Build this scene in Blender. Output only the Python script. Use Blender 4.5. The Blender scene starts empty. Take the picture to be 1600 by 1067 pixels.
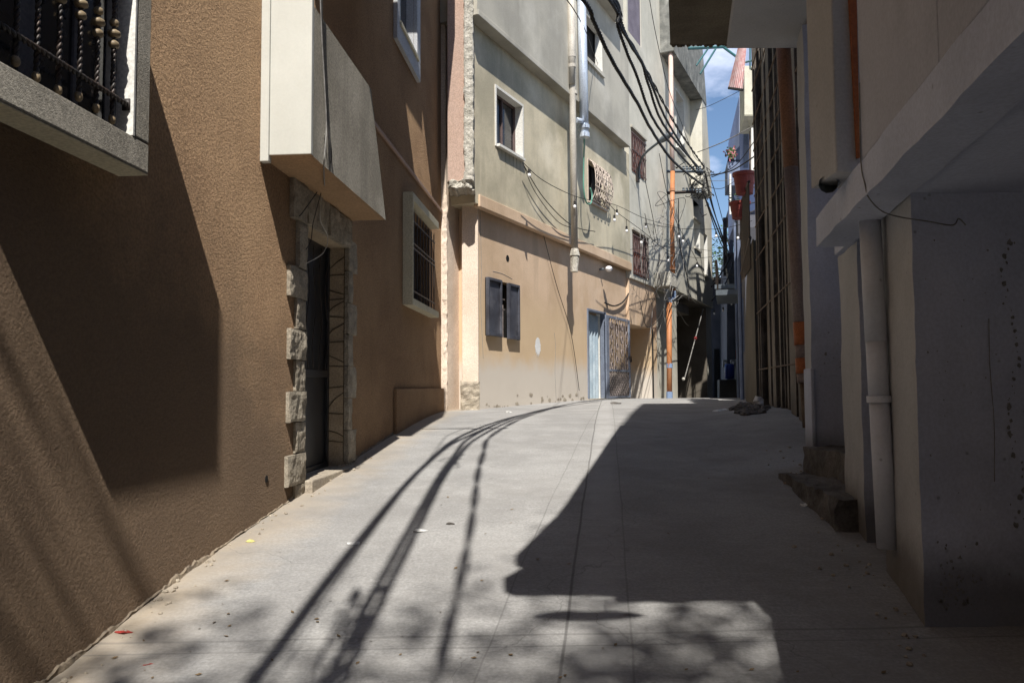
import bpy, math, random
from mathutils import Vector, Matrix, noise
random.seed(7)
SC = bpy.context.scene
# ------------------------------------------------------------------ camera
E = 1.70                                   # eye height; all h values below are relative to the eye
F = 1250.0                                 # focal length in pixels of a 1600 px wide frame
cd = bpy.data.cameras.new('camera'); cam = bpy.data.objects.new('camera', cd)
SC.collection.objects.link(cam); SC.camera = cam
cd.sensor_width = 36; cd.lens = F/1600*36; cd.clip_start = .05; cd.clip_end = 3000
PITCH = math.atan((606-533.5)/F)
CM = Matrix.Rotation(math.pi/2+PITCH, 4, 'X') @ Matrix.Rotation(-.006, 4, 'Z')
cam.matrix_world = Matrix.Translation((0, 0, E)) @ CM
def ray(px, py):
    return (CM.to_3x3() @ Vector(((px-800)/F, (533.5-py)/F, -1.0)))
def at_depth(px, py, Y):
    r = ray(px, py); r = r*(Y/r.y); return Vector((r.x, r.y, r.z+E))
# ------------------------------------------------------------------ world and sun
SUN_T = Vector((-.052, .998, -1.35))      # travel direction of the light
ELEV = math.atan(1.35)
w = bpy.data.worlds.new('World'); SC.world = w; w.use_nodes = True
nt = w.node_tree; nt.nodes.clear()
sky = nt.nodes.new('ShaderNodeTexSky'); sky.sky_type = 'NISHITA'; sky.sun_disc = False
sky.sun_elevation = ELEV; sky.sun_rotation = math.radians(177); sky.ozone_density = 4.0; sky.air_density = 1.0; sky.dust_density = .3
tc = nt.nodes.new('ShaderNodeTexCoord'); mp = nt.nodes.new('ShaderNodeMapping'); mp.inputs['Scale'].default_value = (4, 4, 7)
mp.inputs['Location'].default_value = (2.1, .4, .2)
nz = nt.nodes.new('ShaderNodeTexNoise'); nz.inputs['Scale'].default_value = 1.6; nz.inputs['Detail'].default_value = 8; nz.inputs['Roughness'].default_value = .55
rp = nt.nodes.new('ShaderNodeValToRGB'); rp.color_ramp.elements[0].position = .50; rp.color_ramp.elements[1].position = .72
rp.color_ramp.elements[1].color = (.75, .75, .75, 1)
mx = nt.nodes.new('ShaderNodeMix'); mx.data_type = 'RGBA'; mx.inputs['B'].default_value = (10.5, 11.2, 13.5, 1)
bg = nt.nodes.new('ShaderNodeBackground'); bg.inputs['Strength'].default_value = .09
wo = nt.nodes.new('ShaderNodeOutputWorld')
L = nt.links.new
L(tc.outputs['Generated'], mp.inputs['Vector']); L(mp.outputs[0], nz.inputs['Vector']); L(nz.outputs['Fac'], rp.inputs[0])
L(rp.outputs[0], mx.inputs['Factor']); L(sky.outputs[0], mx.inputs['A']); L(mx.outputs['Result'], bg.inputs['Color']); L(bg.outputs[0], wo.inputs[0])
sd = bpy.data.lights.new('sun', 'SUN'); sd.energy = 5.0; sd.angle = math.radians(.53); sd.color = (1, .965, .91)
sun = bpy.data.objects.new('sun', sd); SC.collection.objects.link(sun)
sun.rotation_euler = SUN_T.to_track_quat('-Z', 'Y').to_euler()
SC.view_settings.view_transform = 'Standard'; SC.view_settings.look = 'None'; SC.view_settings.gamma = 1
SC.view_settings.exposure = .55
SC.cycles.max_bounces = 8; SC.cycles.diffuse_bounces = 4
SC.cycles.use_adaptive_sampling = True; SC.cycles.adaptive_threshold = .012
SC.cycles.use_denoising = True
# ------------------------------------------------------------------ materials
def mat(name, c1, c2=None, c3=None, rough=.85, metal=0, sc=1.5, streak=0.0, fine=0.25, bump=0.0, bsc=40, bdist=.01, bump2=0, b2sc=3, spec=.3,
        speck=0, dirt_dim_h=None, dirt_dim_c=(.06, .055, .05), dirt_dim_w=.5, dirt2=None):
    m = bpy.data.materials.new(name); m.use_nodes = True; t = m.node_tree; n = t.nodes; l = t.links.new
    bs = n['Principled BSDF']; bs.inputs['Roughness'].default_value = rough; bs.inputs['Metallic'].default_value = metal
    bs.inputs['Specular IOR Level'].default_value = spec
    c2 = c2 or tuple(v*.75 for v in c1); c3 = c3 or tuple(min(1, v*1.12) for v in c1)
    g = n.new('ShaderNodeNewGeometry'); P = g.outputs['Position']
    def ns(scale, detail=6, vec=P, rg=.6):
        q = n.new('ShaderNodeTexNoise'); q.inputs['Scale'].default_value = scale; q.inputs['Detail'].default_value = detail
        q.inputs['Roughness'].default_value = rg; l(vec, q.inputs['Vector']); return q.outputs['Fac']
    def ramp(v, a, b):
        q = n.new('ShaderNodeMapRange'); q.interpolation_type = 'SMOOTHSTEP'
        q.inputs['From Min'].default_value = a; q.inputs['From Max'].default_value = b; l(v, q.inputs['Value']); return q.outputs[0]
    def mixc(f, a, b, mode='MIX'):
        q = n.new('ShaderNodeMix'); q.data_type = 'RGBA'; q.blend_type = mode
        for key, v in (('Factor', f), ('A', a), ('B', b)):
            if isinstance(v, (int, float)): q.inputs[key].default_value = v
            elif isinstance(v, tuple): q.inputs[key].default_value = (*v, 1)
            else: l(v, q.inputs[key])
        return q.outputs['Result']
    def mul(a, k):
        q = n.new('ShaderNodeMath'); q.operation = 'MULTIPLY'; l(a, q.inputs[0]); 
        if isinstance(k, (int, float)): q.inputs[1].default_value = k
        else: l(k, q.inputs[1])
        return q.outputs[0]
    col = mixc(ramp(ns(sc, 7), .35, .65), c1, c2)
    col = mixc(mul(ramp(ns(sc*.45+.3, 5), .5, .72), .8), col, c3)
    if streak:
        mpn = n.new('ShaderNodeMapping'); mpn.inputs['Scale'].default_value = (1.9, 1.9, .28); l(P, mpn.inputs['Vector'])
        col = mixc(mul(ramp(ns(1.4, 6, mpn.outputs[0]), .5, .75), streak*.8), col, tuple(v*.55 for v in c1))
        mq = n.new('ShaderNodeMapping'); mq.inputs['Scale'].default_value = (3.3, 3.3, .42); mq.inputs['Location'].default_value = (3, 8, 1); l(P, mq.inputs['Vector'])
        col = mixc(mul(ramp(ns(1.3, 6, mq.outputs[0]), .55, .8), streak*.7), col, tuple(min(1, v*1.25) for v in c1))
    if fine:
        f = ns(55, 4); fr = ramp(f, .3, .7); q = mixc(fr, (1-fine,)*3, (1+fine*.35,)*3); col = mixc(1.0, col, q, 'MULTIPLY')
    if speck:
        v = n.new('ShaderNodeTexVoronoi'); v.inputs['Scale'].default_value = 9; l(P, v.inputs['Vector'])
        s = n.new('ShaderNodeMapRange'); s.inputs['From Min'].default_value = .05; s.inputs['From Max'].default_value = .11
        s.inputs['To Min'].default_value = 1; s.inputs['To Max'].default_value = 0; l(v.outputs['Distance'], s.inputs['Value'])
        col = mixc(mul(mul(s.outputs[0], ramp(ns(2.3, 3), .45, .6)), speck), col, tuple(x*.3 for x in c1))
    for dirt_dim_h, dirt_dim_c, dirt_dim_w in ([(dirt_dim_h, dirt_dim_c, dirt_dim_w)] if dirt_dim_h else [])+([dirt2] if dirt2 else []):
        # rain splash and grime at the wall foot; for brown_stucco also painted dimming
        sp = n.new('ShaderNodeSeparateXYZ'); l(P, sp.inputs[0])
        ad = n.new('ShaderNodeMath'); ad.operation = 'MULTIPLY_ADD'; l(ns(1.1, 8, P, .7), ad.inputs[0]); ad.inputs[1].default_value = -1.6*dirt_dim_w; l(sp.outputs[2], ad.inputs[2])
        sl = n.new('ShaderNodeMath'); sl.operation = 'MULTIPLY_ADD'; l(sp.outputs[1], sl.inputs[0]); sl.inputs[1].default_value = -dirt_dim_h[1]; l(ad.outputs[0], sl.inputs[2])
        col = mixc(mul(ramp(sl.outputs[0], dirt_dim_h[0]+dirt_dim_w*.1, dirt_dim_h[0]-dirt_dim_w), .75), col, dirt_dim_c)
    l(col, bs.inputs['Base Color'])
    h = None
    if bump:
        b = n.new('ShaderNodeBump'); b.inputs['Strength'].default_value = bump; b.inputs['Distance'].default_value = bdist
        l(ns(bsc, 6, P, .72), b.inputs['Height']); h = b
    if bump2:
        b = n.new('ShaderNodeBump'); b.inputs['Strength'].default_value = bump2; b.inputs['Distance'].default_value = .04
        l(ns(b2sc, 6, P, .6), b.inputs['Height'])
        if h: l(h.outputs[0], b.inputs['Normal'])
        h = b
    if h: l(h.outputs[0], bs.inputs['Normal'])
    m.cycles.use_bump_map_correction = False
    return m
M = {}
M['stucco'] = mat('brown_stucco', (.39, .255, .148), (.30, .19, .11), (.42, .275, .16), sc=.8, streak=.2, bump=1.0, bsc=48, bdist=.05, bump2=.3, b2sc=2.2, fine=.35,
                  dirt_dim_h=(4.6, -.5), dirt_dim_c=(.085, .062, .044), dirt_dim_w=1.3)  # grime plus painted fall-off of light towards the near end
M['stucco_pink'] = mat('pink_stucco', (.48, .34, .27), (.46, .31, .235), sc=.8, streak=.2, bump=.6, bsc=75, bdist=.006, bump2=.2)
M['peach'] = mat('peach_plaster', (.76, .63, .51), (.68, .55, .43), sc=1.1, streak=.2, bump=.3, bsc=30, bdist=.006, bump2=.3, b2sc=4)
M['cream_box'] = mat('cream_paint', (.58, .575, .52), (.53, .525, .47), sc=.9, streak=.12, bump=.15, bsc=30, bdist=.003, bump2=.1, fine=.03)
M['graystucco'] = mat('grey_spatter_render', (.30, .275, .23), (.22, .20, .165), sc=1.3, streak=.9, bump=1.0, bsc=120, bdist=.016, fine=.35)
M['soffit_bounce'] = mat('bounce_tinted_soffit', (.42, .27, .15), (.38, .24, .13), bump=.3, bsc=50, bdist=.004)  # orange bounce light from below put into the colour
M['stone'] = mat('split_stone', (.38, .33, .255), (.25, .215, .165), (.46, .41, .32), sc=7, bump=.8, bsc=18, bdist=.03, fine=.3)
M['stonetile'] = mat('stone_cladding', (.46, .36, .24), (.36, .28, .19), (.52, .42, .30), sc=3, bump=.4, bsc=14, bdist=.01)
M['grout'] = mat('dark_grout', (.15, .115, .075))
M['render_green'] = mat('grey_green_render', (.66, .58, .42), (.42, .375, .27), (.80, .72, .56), sc=.7, streak=.5, fine=.12, bump=.2, bsc=25, bdist=.004, bump2=.25, b2sc=1.2)
M['render_grey'] = mat('grey_cement_render', (.50, .465, .385), (.37, .345, .29), (.60, .565, .485), sc=.6, streak=.45, fine=.1, bump=.2, bsc=25, bdist=.004, bump2=.25, b2sc=1.2)
M['render_pale'] = mat('pale_cement_render', (.62, .585, .49), (.51, .485, .405), (.69, .66, .57), sc=.8, streak=.4, fine=.1, bump=.2, bsc=25, bdist=.004, bump2=.2)
M['beige'] = mat('beige_painted_plaster', (.70, .515, .355), (.58, .415, .27), (.76, .59, .44), sc=.7, streak=.4, fine=.12, bump=.25, bsc=25, bdist=.004, bump2=.25, b2sc=1.5,
                 dirt_dim_h=(3.3, -.01), dirt_dim_c=(.60, .45, .28), dirt_dim_w=.9, dirt2=((2.15, -.005), (.60, .57, .52), .45))
M['rawc'] = mat('raw_concrete', (.60, .56, .48), (.46, .43, .36), (.66, .62, .55), sc=5, bump=1.0, bsc=22, bdist=.03, fine=.4)
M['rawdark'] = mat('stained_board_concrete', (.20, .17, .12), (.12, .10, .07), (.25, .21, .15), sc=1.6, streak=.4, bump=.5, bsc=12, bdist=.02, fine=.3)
M['whitewall'] = mat('sky_tinted_limewash', (.60, .64, .76), (.50, .535, .64), (.66, .70, .82), sc=.9, streak=.2, fine=.1, bump=.3, bsc=20, bdist=.006, bump2=.3, b2sc=2.5, speck=.7,
                     dirt_dim_h=(.16, .12), dirt_dim_c=(.10, .095, .09), dirt_dim_w=.3)  # blue skylight tint put into the white paint
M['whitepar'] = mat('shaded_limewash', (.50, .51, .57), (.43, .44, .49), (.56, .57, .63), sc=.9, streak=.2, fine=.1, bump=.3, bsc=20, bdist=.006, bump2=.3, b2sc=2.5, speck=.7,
                     dirt_dim_h=(.16, .12), dirt_dim_c=(.10, .095, .09), dirt_dim_w=.3)  # same limewash, dimmed in colour to suit the parapet's light
M['creambounce'] = mat('cream_bounce_limewash', (.50, .50, .50), (.43, .43, .43), sc=.9, streak=.2, fine=.1, bump=.3, bsc=20, bdist=.006, bump2=.3, speck=.5,
                     dirt_dim_h=(.14, .12), dirt_dim_c=(.12, .105, .09), dirt_dim_w=.3)  # limewash copy with warm bounced light put into its tone
M['whitetrim'] = mat('white_trim', (.78, .76, .70), (.70, .68, .62), sc=2, bump=.15, bsc=30, bdist=.003)
M['yellowtrim'] = mat('cream_trim', (.60, .55, .40), (.54, .49, .35), sc=2, bump=.2, bsc=30, bdist=.003)
M['bluetrim'] = mat('pale_blue_trim', (.50, .50, .50), (.44, .45, .46), sc=2, bump=.15, bsc=30, bdist=.003)
M['black'] = mat('dark_interior', (.012, .011, .010), (.008, .008, .008), fine=0)
M['glass'] = mat('dark_window_glass', (.035, .035, .04), (.02, .02, .022), rough=.12, spec=.6, fine=0)
M['iron'] = mat('black_wrought_iron', (.035, .032, .03), (.06, .04, .03), rough=.5, metal=.3, sc=9, fine=.3, spec=.5)
M['brass'] = mat('beige_iron_knot', (.30, .23, .14), (.20, .15, .09), rough=.5, sc=9)
M['darkdoor'] = mat('dark_grey_door_paint', (.022, .023, .026), (.014, .014, .016), rough=.4, spec=.5, sc=3)
M['shutter'] = mat('dark_metal_shutter', (.075, .08, .10), (.045, .045, .055), (.16, .16, .18), rough=.45, sc=2.4, streak=.4, spec=.5)
M['brownmetal'] = mat('brown_painted_iron', (.16, .11, .10), (.11, .08, .075), rough=.6, sc=6)
M['redboard'] = mat('red_painted_board', (.42, .13, .085), (.34, .10, .07), rough=.7, sc=4, streak=.3)
M['purple'] = mat('grey_violet_slats', (.20, .175, .21), (.15, .13, .16), rough=.6, sc=3, streak=.3)
M['creamiron'] = mat('cream_painted_iron', (.62, .52, .44), (.50, .41, .34), rough=.5, sc=6)
M['bluegate'] = mat('blue_grey_painted_iron', (.20, .23, .29), (.16, .18, .23), rough=.5, sc=4)
M['gatebars'] = mat('weathered_iron_scrolls', (.27, .22, .20), (.14, .12, .12), rough=.6, sc=14)
M['curtain'] = mat('blue_white_curtain', (.42, .50, .55), (.30, .38, .44), (.58, .64, .67), sc=3, streak=.5, rough=.9)
M['pvc'] = mat('dusty_pvc_pipe', (.55, .51, .44), (.46, .42, .36), rough=.6, sc=3, streak=.3)
M['pvcwhite'] = mat('white_pvc_pipe', (.66, .68, .74), (.56, .58, .63), rough=.5, sc=3, streak=.3, speck=.6, fine=.06)
M['zinc'] = mat('galvanised_duct', (.70, .76, .84), (.62, .68, .77), rough=.38, metal=.45, sc=2)
M['orange'] = mat('orange_pvc_pipe', (.50, .20, .075), (.42, .17, .075), (.58, .31, .18), rough=.55, sc=2, streak=.3)
M['pinkpipe'] = mat('faded_pink_pipe', (.66, .50, .43), (.62, .42, .34), rough=.6, sc=2, streak=.3)
M['rustorange'] = mat('orange_brown_pipe', (.30, .15, .09), (.24, .13, .08), (.34, .20, .15), rough=.65, sc=1.2, streak=.3)
M['greypipe'] = mat('grey_brown_pipe', (.30, .24, .22), (.24, .18, .16), (.36, .28, .24), rough=.65, sc=1.2, streak=.3)
M['orangetape'] = mat('bright_orange_band', (.46, .15, .05), (.38, .12, .045), rough=.6, sc=3)
M['bluejoint'] = mat('blue_pipe_joint', (.22, .30, .45), (.18, .25, .38), rough=.5)
M['cable'] = mat('black_cable', (.018, .017, .017), (.03, .028, .025), rough=.6, sc=12, fine=0)
M['cablegrey'] = mat('grey_cable', (.26, .25, .23), (.14, .13, .12), rough=.7, sc=12, fine=0)
M['cablewhite'] = mat('white_cable', (.55, .52, .46), (.42, .40, .35), rough=.7, sc=12, fine=0)
M['hose'] = mat('green_hose', (.16, .36, .27), (.12, .28, .22), rough=.4)
M['slat'] = mat('weathered_brown_sheet', (.13, .105, .08), (.05, .04, .03), (.22, .18, .14), sc=2.2, streak=.6, rough=.6, fine=.3)
M['rust'] = mat('rusty_rail', (.20, .15, .11), (.12, .08, .055), sc=7, rough=.8)
M['terracotta'] = mat('red_plastic_pot', (.22, .045, .035), (.17, .035, .03), rough=.55, sc=3)
M['leaf'] = mat('green_leaves', (.07, .13, .035), (.045, .09, .025), (.12, .18, .05), sc=8, rough=.6)
M['flower'] = mat('pink_flowers', (.60, .22, .26), (.50, .16, .20), sc=9)
M['soil'] = mat('dark_soil', (.05, .035, .025))
M['bark'] = mat('brown_bark', (.12, .09, .06), sc=6)
M['shadeblue'] = mat('shade_blue_wall', (.40, .46, .66), (.34, .40, .60), sc=1.2, streak=.3)  # blue of the shade put into the wall colour
M['bluepar'] = mat('blue_grey_metal_parapet', (.19, .23, .33), (.14, .17, .25), sc=2, streak=.4)
M['creamslab'] = mat('cream_balcony_slab', (.66, .63, .50), (.56, .53, .42), sc=2, streak=.3)
M['farwall'] = mat('dark_far_wall', (.11, .11, .125), (.07, .07, .08), sc=.8, streak=.5)  # shade of the lane put into this dark colour
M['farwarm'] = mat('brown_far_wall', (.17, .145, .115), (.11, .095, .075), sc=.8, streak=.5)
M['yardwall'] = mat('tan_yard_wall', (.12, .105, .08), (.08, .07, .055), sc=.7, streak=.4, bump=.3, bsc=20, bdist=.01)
M['pinksheet'] = mat('pink_corrugated_sheet', (.70, .52, .50), (.60, .30, .28), (.74, .66, .62), sc=6, streak=.7)
M['teal'] = mat('teal_steel', (.05, .17, .18), (.06, .12, .13), rough=.5)
M['bluebarrel'] = mat('blue_plastic', (.015, .04, .22), (.012, .03, .17), rough=.4)
M['metergrey'] = mat('grey_meter_box', (.30, .30, .28), (.24, .24, .23), rough=.5)
M['redcloth'] = mat('dark_red_cloth', (.22, .03, .03), (.16, .02, .02))
M['bulb'] = mat('white_glass_bulb', (.85, .83, .82), (.8, .78, .78), rough=.15, spec=.6, fine=0)
M['lampgrey'] = mat('grey_lamp_metal', (.20, .23, .25), (.15, .17, .19), rough=.4, metal=.5)
M['rubble'] = mat('broken_mortar', (.45, .39, .30), (.33, .28, .22), sc=9, bump=.8, bsc=25, bdist=.02)
M['mortar'] = mat('dusty_mortar', (.30, .24, .17), (.20, .16, .12), sc=9, bump=.8, bsc=25, bdist=.02)
M['drip'] = mat('rusty_drip', (.36, .33, .25), (.30, .27, .20))
M['chip'] = mat('exposed_grey_render', (.27, .265, .26), (.19, .185, .18), sc=20)
M['darkrubble'] = mat('dark_rubble', (.17, .155, .14), (.09, .08, .07), sc=9, bump=.8, bsc=25, bdist=.02)
M['stepc'] = mat('worn_step_concrete', (.20, .185, .17), (.10, .092, .085), (.28, .26, .24), sc=4, bump=.8, bsc=18, bdist=.03)
M['paper'] = mat('white_litter', (.75, .74, .70), (.6, .6, .58), rough=.7)
M['redlit'] = mat('red_wrapper', (.40, .05, .04), (.3, .04, .03), rough=.4)
M['yellowlit'] = mat('yellow_scrap', (.6, .55, .2), (.5, .45, .15), rough=.6)
M['dryleaf'] = mat('dry_leaf', (.22, .15, .08), (.15, .1, .05))
M['whitepaint'] = mat('white_paint_splash', (.85, .85, .83), (.8, .8, .78), rough=.5)
M['lichengrey'] = mat('mottled_dark_parapet', (.24, .235, .21), (.15, .15, .135), (.38, .37, .33), sc=4, streak=.3)
# ------------------------------------------------------------------ mesh helpers
class Plane:
    """vertical wall plane x = x0 + d*y; p is the distance out of it towards side*(+x)"""
    def __init__(s, x0, d, side=1):
        s.x0, s.d, s.side = x0, d, side; k = math.hypot(1, d); s.n = Vector((side/k, -side*d/k, 0))
    def pt(s, y, h, p=0):
        return Vector((s.x0+s.d*y, y, h+E)) + s.n*p
    def px(s, px, py, p=0):
        r = ray(px, py); o = Vector((s.x0, 0, 0)) + s.n*p
        t = o.dot(s.n)/r.dot(s.n); q = r*t
        base = q - s.n*p
        return base.y, q.z
def mk(name, verts, faces, m, parent=None, root=None, smooth=False, bevel=0):
    root = root or parent
    off = root.location if root is not None else Vector((0, 0, 0))
    me = bpy.data.meshes.new(name); me.from_pydata([tuple(Vector(v)-off) for v in verts], [], faces); me.update()
    o = bpy.data.objects.new(name, me); SC.collection.objects.link(o)
    if parent is not None: o.parent = parent
    me.materials.append(m)
    if smooth:
        for pl in me.polygons: pl.use_smooth = True
    if bevel:
        b = o.modifiers.new('bevel', 'BEVEL'); b.width = bevel; b.segments = 2; b.limit_method = 'ANGLE'
    return o
class MB:
    def __init__(s): s.v = []; s.f = []
    def quad(s, a, b, c, d):
        i = len(s.v); s.v += [a, b, c, d]; s.f.append((i, i+1, i+2, i+3)); return s
    def poly(s, pts):
        i = len(s.v); s.v += pts; s.f.append(tuple(range(i, i+len(pts)))); return s
    def hexa(s, c):
        i = len(s.v); s.v += c
        for f in ((0, 3, 2, 1), (4, 5, 6, 7), (0, 1, 5, 4), (1, 2, 6, 5), (2, 3, 7, 6), (3, 0, 4, 7)): s.f.append(tuple(i+k for k in f))
        return s
    def box(s, x0, x1, y0, y1, z0, z1):
        z0 += E; z1 += E
        return s.hexa([Vector(q) for q in ((x0, y0, z0), (x1, y0, z0), (x1, y1, z0), (x0, y1, z0), (x0, y0, z1), (x1, y0, z1), (x1, y1, z1), (x0, y1, z1))])
    def pbox(s, P, y0, y1, h0, h1, p0, p1):
        return s.hexa([P.pt(y0, h0, p0), P.pt(y0, h0, p1), P.pt(y1, h0, p1), P.pt(y1, h0, p0), P.pt(y0, h1, p0), P.pt(y0, h1, p1), P.pt(y1, h1, p1), P.pt(y1, h1, p0)])
    def prism(s, P, prof, p0, p1):
        """profile = list of (y,h) in plane P extruded p0..p1"""
        n = len(prof); i = len(s.v)
        s.v += [P.pt(y, h, p0) for y, h in prof] + [P.pt(y, h, p1) for y, h in prof]
        s.f.append(tuple(range(i, i+n))); s.f.append(tuple(range(i+2*n-1, i+n-1, -1)))
        for k in range(n): s.f.append((i+k, i+(k+1) % n, i+n+(k+1) % n, i+n+k))
        return s
    def tube(s, pts, r, sides=8, cap=True):
        pts = [Vector(p) for p in pts]; n = len(pts); base = len(s.v); up = None
        for k, p in enumerate(pts):
            t = (pts[min(k+1, n-1)]-pts[max(k-1, 0)]).normalized()
            if up is None:
                up = Vector((0, 0, 1)) if abs(t.z) < .9 else Vector((1, 0, 0))
            a = t.cross(up)
            if a.length < 1e-4: a = t.orthogonal()
            a.normalize(); b = a.cross(t).normalized(); up = b
            rr = r[k] if isinstance(r, (list, tuple)) else r
            for q in range(sides):
                an = 2*math.pi*q/sides; s.v.append(p+a*math.cos(an)*rr+b*math.sin(an)*rr)
        for k in range(n-1):
            for q in range(sides):
                A = base+k*sides+q; B = base+k*sides+(q+1) % sides; s.f.append((A, B, B+sides, A+sides))
        if cap:
            s.f.append(tuple(base+q for q in range(sides))[::-1]); s.f.append(tuple(base+(n-1)*sides+q for q in range(sides)))
        return s
    def ball(s, c, rx, rz=None, seg=8, rings=6):
        rz = rz or rx; pts = []; c = Vector(c); i = len(s.v)
        for a in range(rings+1):
            th = math.pi*a/rings
            for b in range(seg):
                ph = 2*math.pi*b/seg; s.v.append(c+Vector((rx*math.sin(th)*math.cos(ph), rx*math.sin(th)*math.sin(ph), rz*math.cos(th))))
        for a in range(rings):
            for b in range(seg):
                A = i+a*seg+b; B = i+a*seg+(b+1) % seg; s.f.append((A, A+seg, B+seg, B))
        return s
    def lathe(s, c, prof, seg=16):
        c = Vector(c); i = len(s.v)
        for r, z in prof:
            for b in range(seg):
                ph = 2*math.pi*b/seg; s.v.append(c+Vector((r*math.cos(ph), r*math.sin(ph), z)))
        for a in range(len(prof)-1):
            for b in range(seg):
                A = i+a*seg+b; B = i+a*seg+(b+1) % seg; s.f.append((A, B, B+seg, A+seg))
        return s
    def rough(s, P, y0, y1, h0, h1, p0, p1, step=.05, amp=.02, fr=6, seed=0, edge=1.0):
        """front + sides of a slab with a broken, uneven surface"""
        ny = max(2, int((y1-y0)/step)+1); nh = max(2, int((h1-h0)/step)+1); i = len(s.v)
        def dis(v): return (noise.noise(Vector(v)*fr+Vector((seed, 0, 0)))+.5*noise.noise(Vector(v)*fr*2.7+Vector((0, seed, 0))))*amp
        idx = {}
        for a in range(ny+1):
            for b in range(nh+1):
                y = y0+(y1-y0)*a/ny; h = h0+(h1-h0)*b/nh; q = P.pt(y, h, p1); dd = dis(q)
                ed = (a in (0, ny)) or (b in (0, nh))
                y += dis(q+Vector((9, 0, 0)))*edge*(1 if ed else .3); h += dis(q+Vector((0, 9, 0)))*edge*(1 if ed else .3)
                idx[a, b] = len(s.v); s.v.append(P.pt(y, h, p1+dd-(amp*.8*edge if ed else 0)))
        for a in range(ny):
            for b in range(nh): s.f.append((idx[a, b], idx[a+1, b], idx[a+1, b+1], idx[a, b+1]))
        ring = [(a, 0) for a in range(ny)]+[(ny, b) for b in range(nh)]+[(a, nh) for a in range(ny, 0, -1)]+[(0, b) for b in range(nh, 0, -1)]
        back = []
        for (a, b) in ring:
            back.append(len(s.v)); s.v.append(P.pt(y0+(y1-y0)*a/ny, h0+(h1-h0)*b/nh, p0))
        for k in range(len(ring)):
            k2 = (k+1) % len(ring); s.f.append((idx[ring[k]], back[k], back[k2], idx[ring[k2]]))
        return s
    def build(s, name, m, parent=None, root=None, smooth=False, bevel=0): return mk(name, s.v, s.f, m, parent, root, smooth, bevel)
def thing(name, label, cat, loc=(0, 0, 0), group=None):
    o = bpy.data.objects.new(name, None); SC.collection.objects.link(o); o.location = loc; o.empty_display_size = .2
    return tag(o, label, cat, group)
def tag(o, label, cat, group=None):
    o['label'] = label; o['category'] = cat
    if group: o['group'] = group
    return o
def holewall(P, y0, y1, h0, h1, p, holes, depth, name, m, root, reveal=None, top=True, back=0):
    """wall face at offset p with rectangular holes (ya,yb,ha,hb[,depth]); reveals go 'depth' in"""
    ys = sorted({y0, y1, *[v for q in holes for v in q[:2]]}); hs = sorted({h0, h1, *[v for q in holes for v in q[2:4]]})
    mb = MB()
    for a, b in zip(ys, ys[1:]):
        for c, d in zip(hs, hs[1:]):
            cy, ch = (a+b)/2, (c+d)/2
            if any(q[0] < cy < q[1] and q[2] < ch < q[3] for q in holes): continue
            mb.quad(P.pt(a, c, p), P.pt(b, c, p), P.pt(b, d, p), P.pt(a, d, p))
    q_ = p-depth if not back else back
    mb.quad(P.pt(y0, h0, p), P.pt(y0, h0, q_), P.pt(y0, h1, q_), P.pt(y0, h1, p))
    mb.quad(P.pt(y1, h0, p), P.pt(y1, h0, q_), P.pt(y1, h1, q_), P.pt(y1, h1, p))
    mb.quad(P.pt(y0, h1, p), P.pt(y1, h1, p), P.pt(y1, h1, q_), P.pt(y0, h1, q_))
    mb.quad(P.pt(y0, h0, p), P.pt(y1, h0, p), P.pt(y1, h0, q_), P.pt(y0, h0, q_))
    o = mb.build(name, m, root)
    for q in holes:
        a, b, c, d = q[:4]; dp = q[4] if len(q) > 4 else depth; rb = MB()
        rb.quad(P.pt(a, c, p), P.pt(a, d, p), P.pt(a, d, p-dp), P.pt(a, c, p-dp))
        rb.quad(P.pt(b, c, p), P.pt(b, d, p), P.pt(b, d, p-dp), P.pt(b, c, p-dp))
        rb.quad(P.pt(a, d, p), P.pt(b, d, p), P.pt(b, d, p-dp), P.pt(a, d, p-dp))
        rb.quad(P.pt(a, c, p), P.pt(b, c, p), P.pt(b, c, p-dp), P.pt(a, c, p-dp))
        rb.build('reveal', q[5] if len(q) > 5 else (reveal or m), o, root)
    return o
def helix(a, b, r, pitch, ph, n=None):
    a, b = Vector(a), Vector(b); t = b-a; Ln = t.length; t.normalize(); u = t.orthogonal().normalized(); v = t.cross(u)
    n = n or int(Ln/pitch*7)+2
    return [a+t*(Ln*k/n)+(u*math.cos(2*math.pi*Ln*k/n/pitch+ph)+v*math.sin(2*math.pi*Ln*k/n/pitch+ph))*r for k in range(n+1)]
def smoothpath(pts, n=8):
    pts = [Vector(p) for p in pts]; out = []
    for k in range(len(pts)-1):
        p0 = pts[max(k-1, 0)]; p1 = pts[k]; p2 = pts[k+1]; p3 = pts[min(k+2, len(pts)-1)]
        for j in range(n):
            t = j/n; out.append(.5*((2*p1)+(-p0+p2)*t+(2*p0-5*p1+4*p2-p3)*t*t+(-p0+3*p1-3*p2+p3)*t**3))
    out.append(pts[-1]); return out
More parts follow.
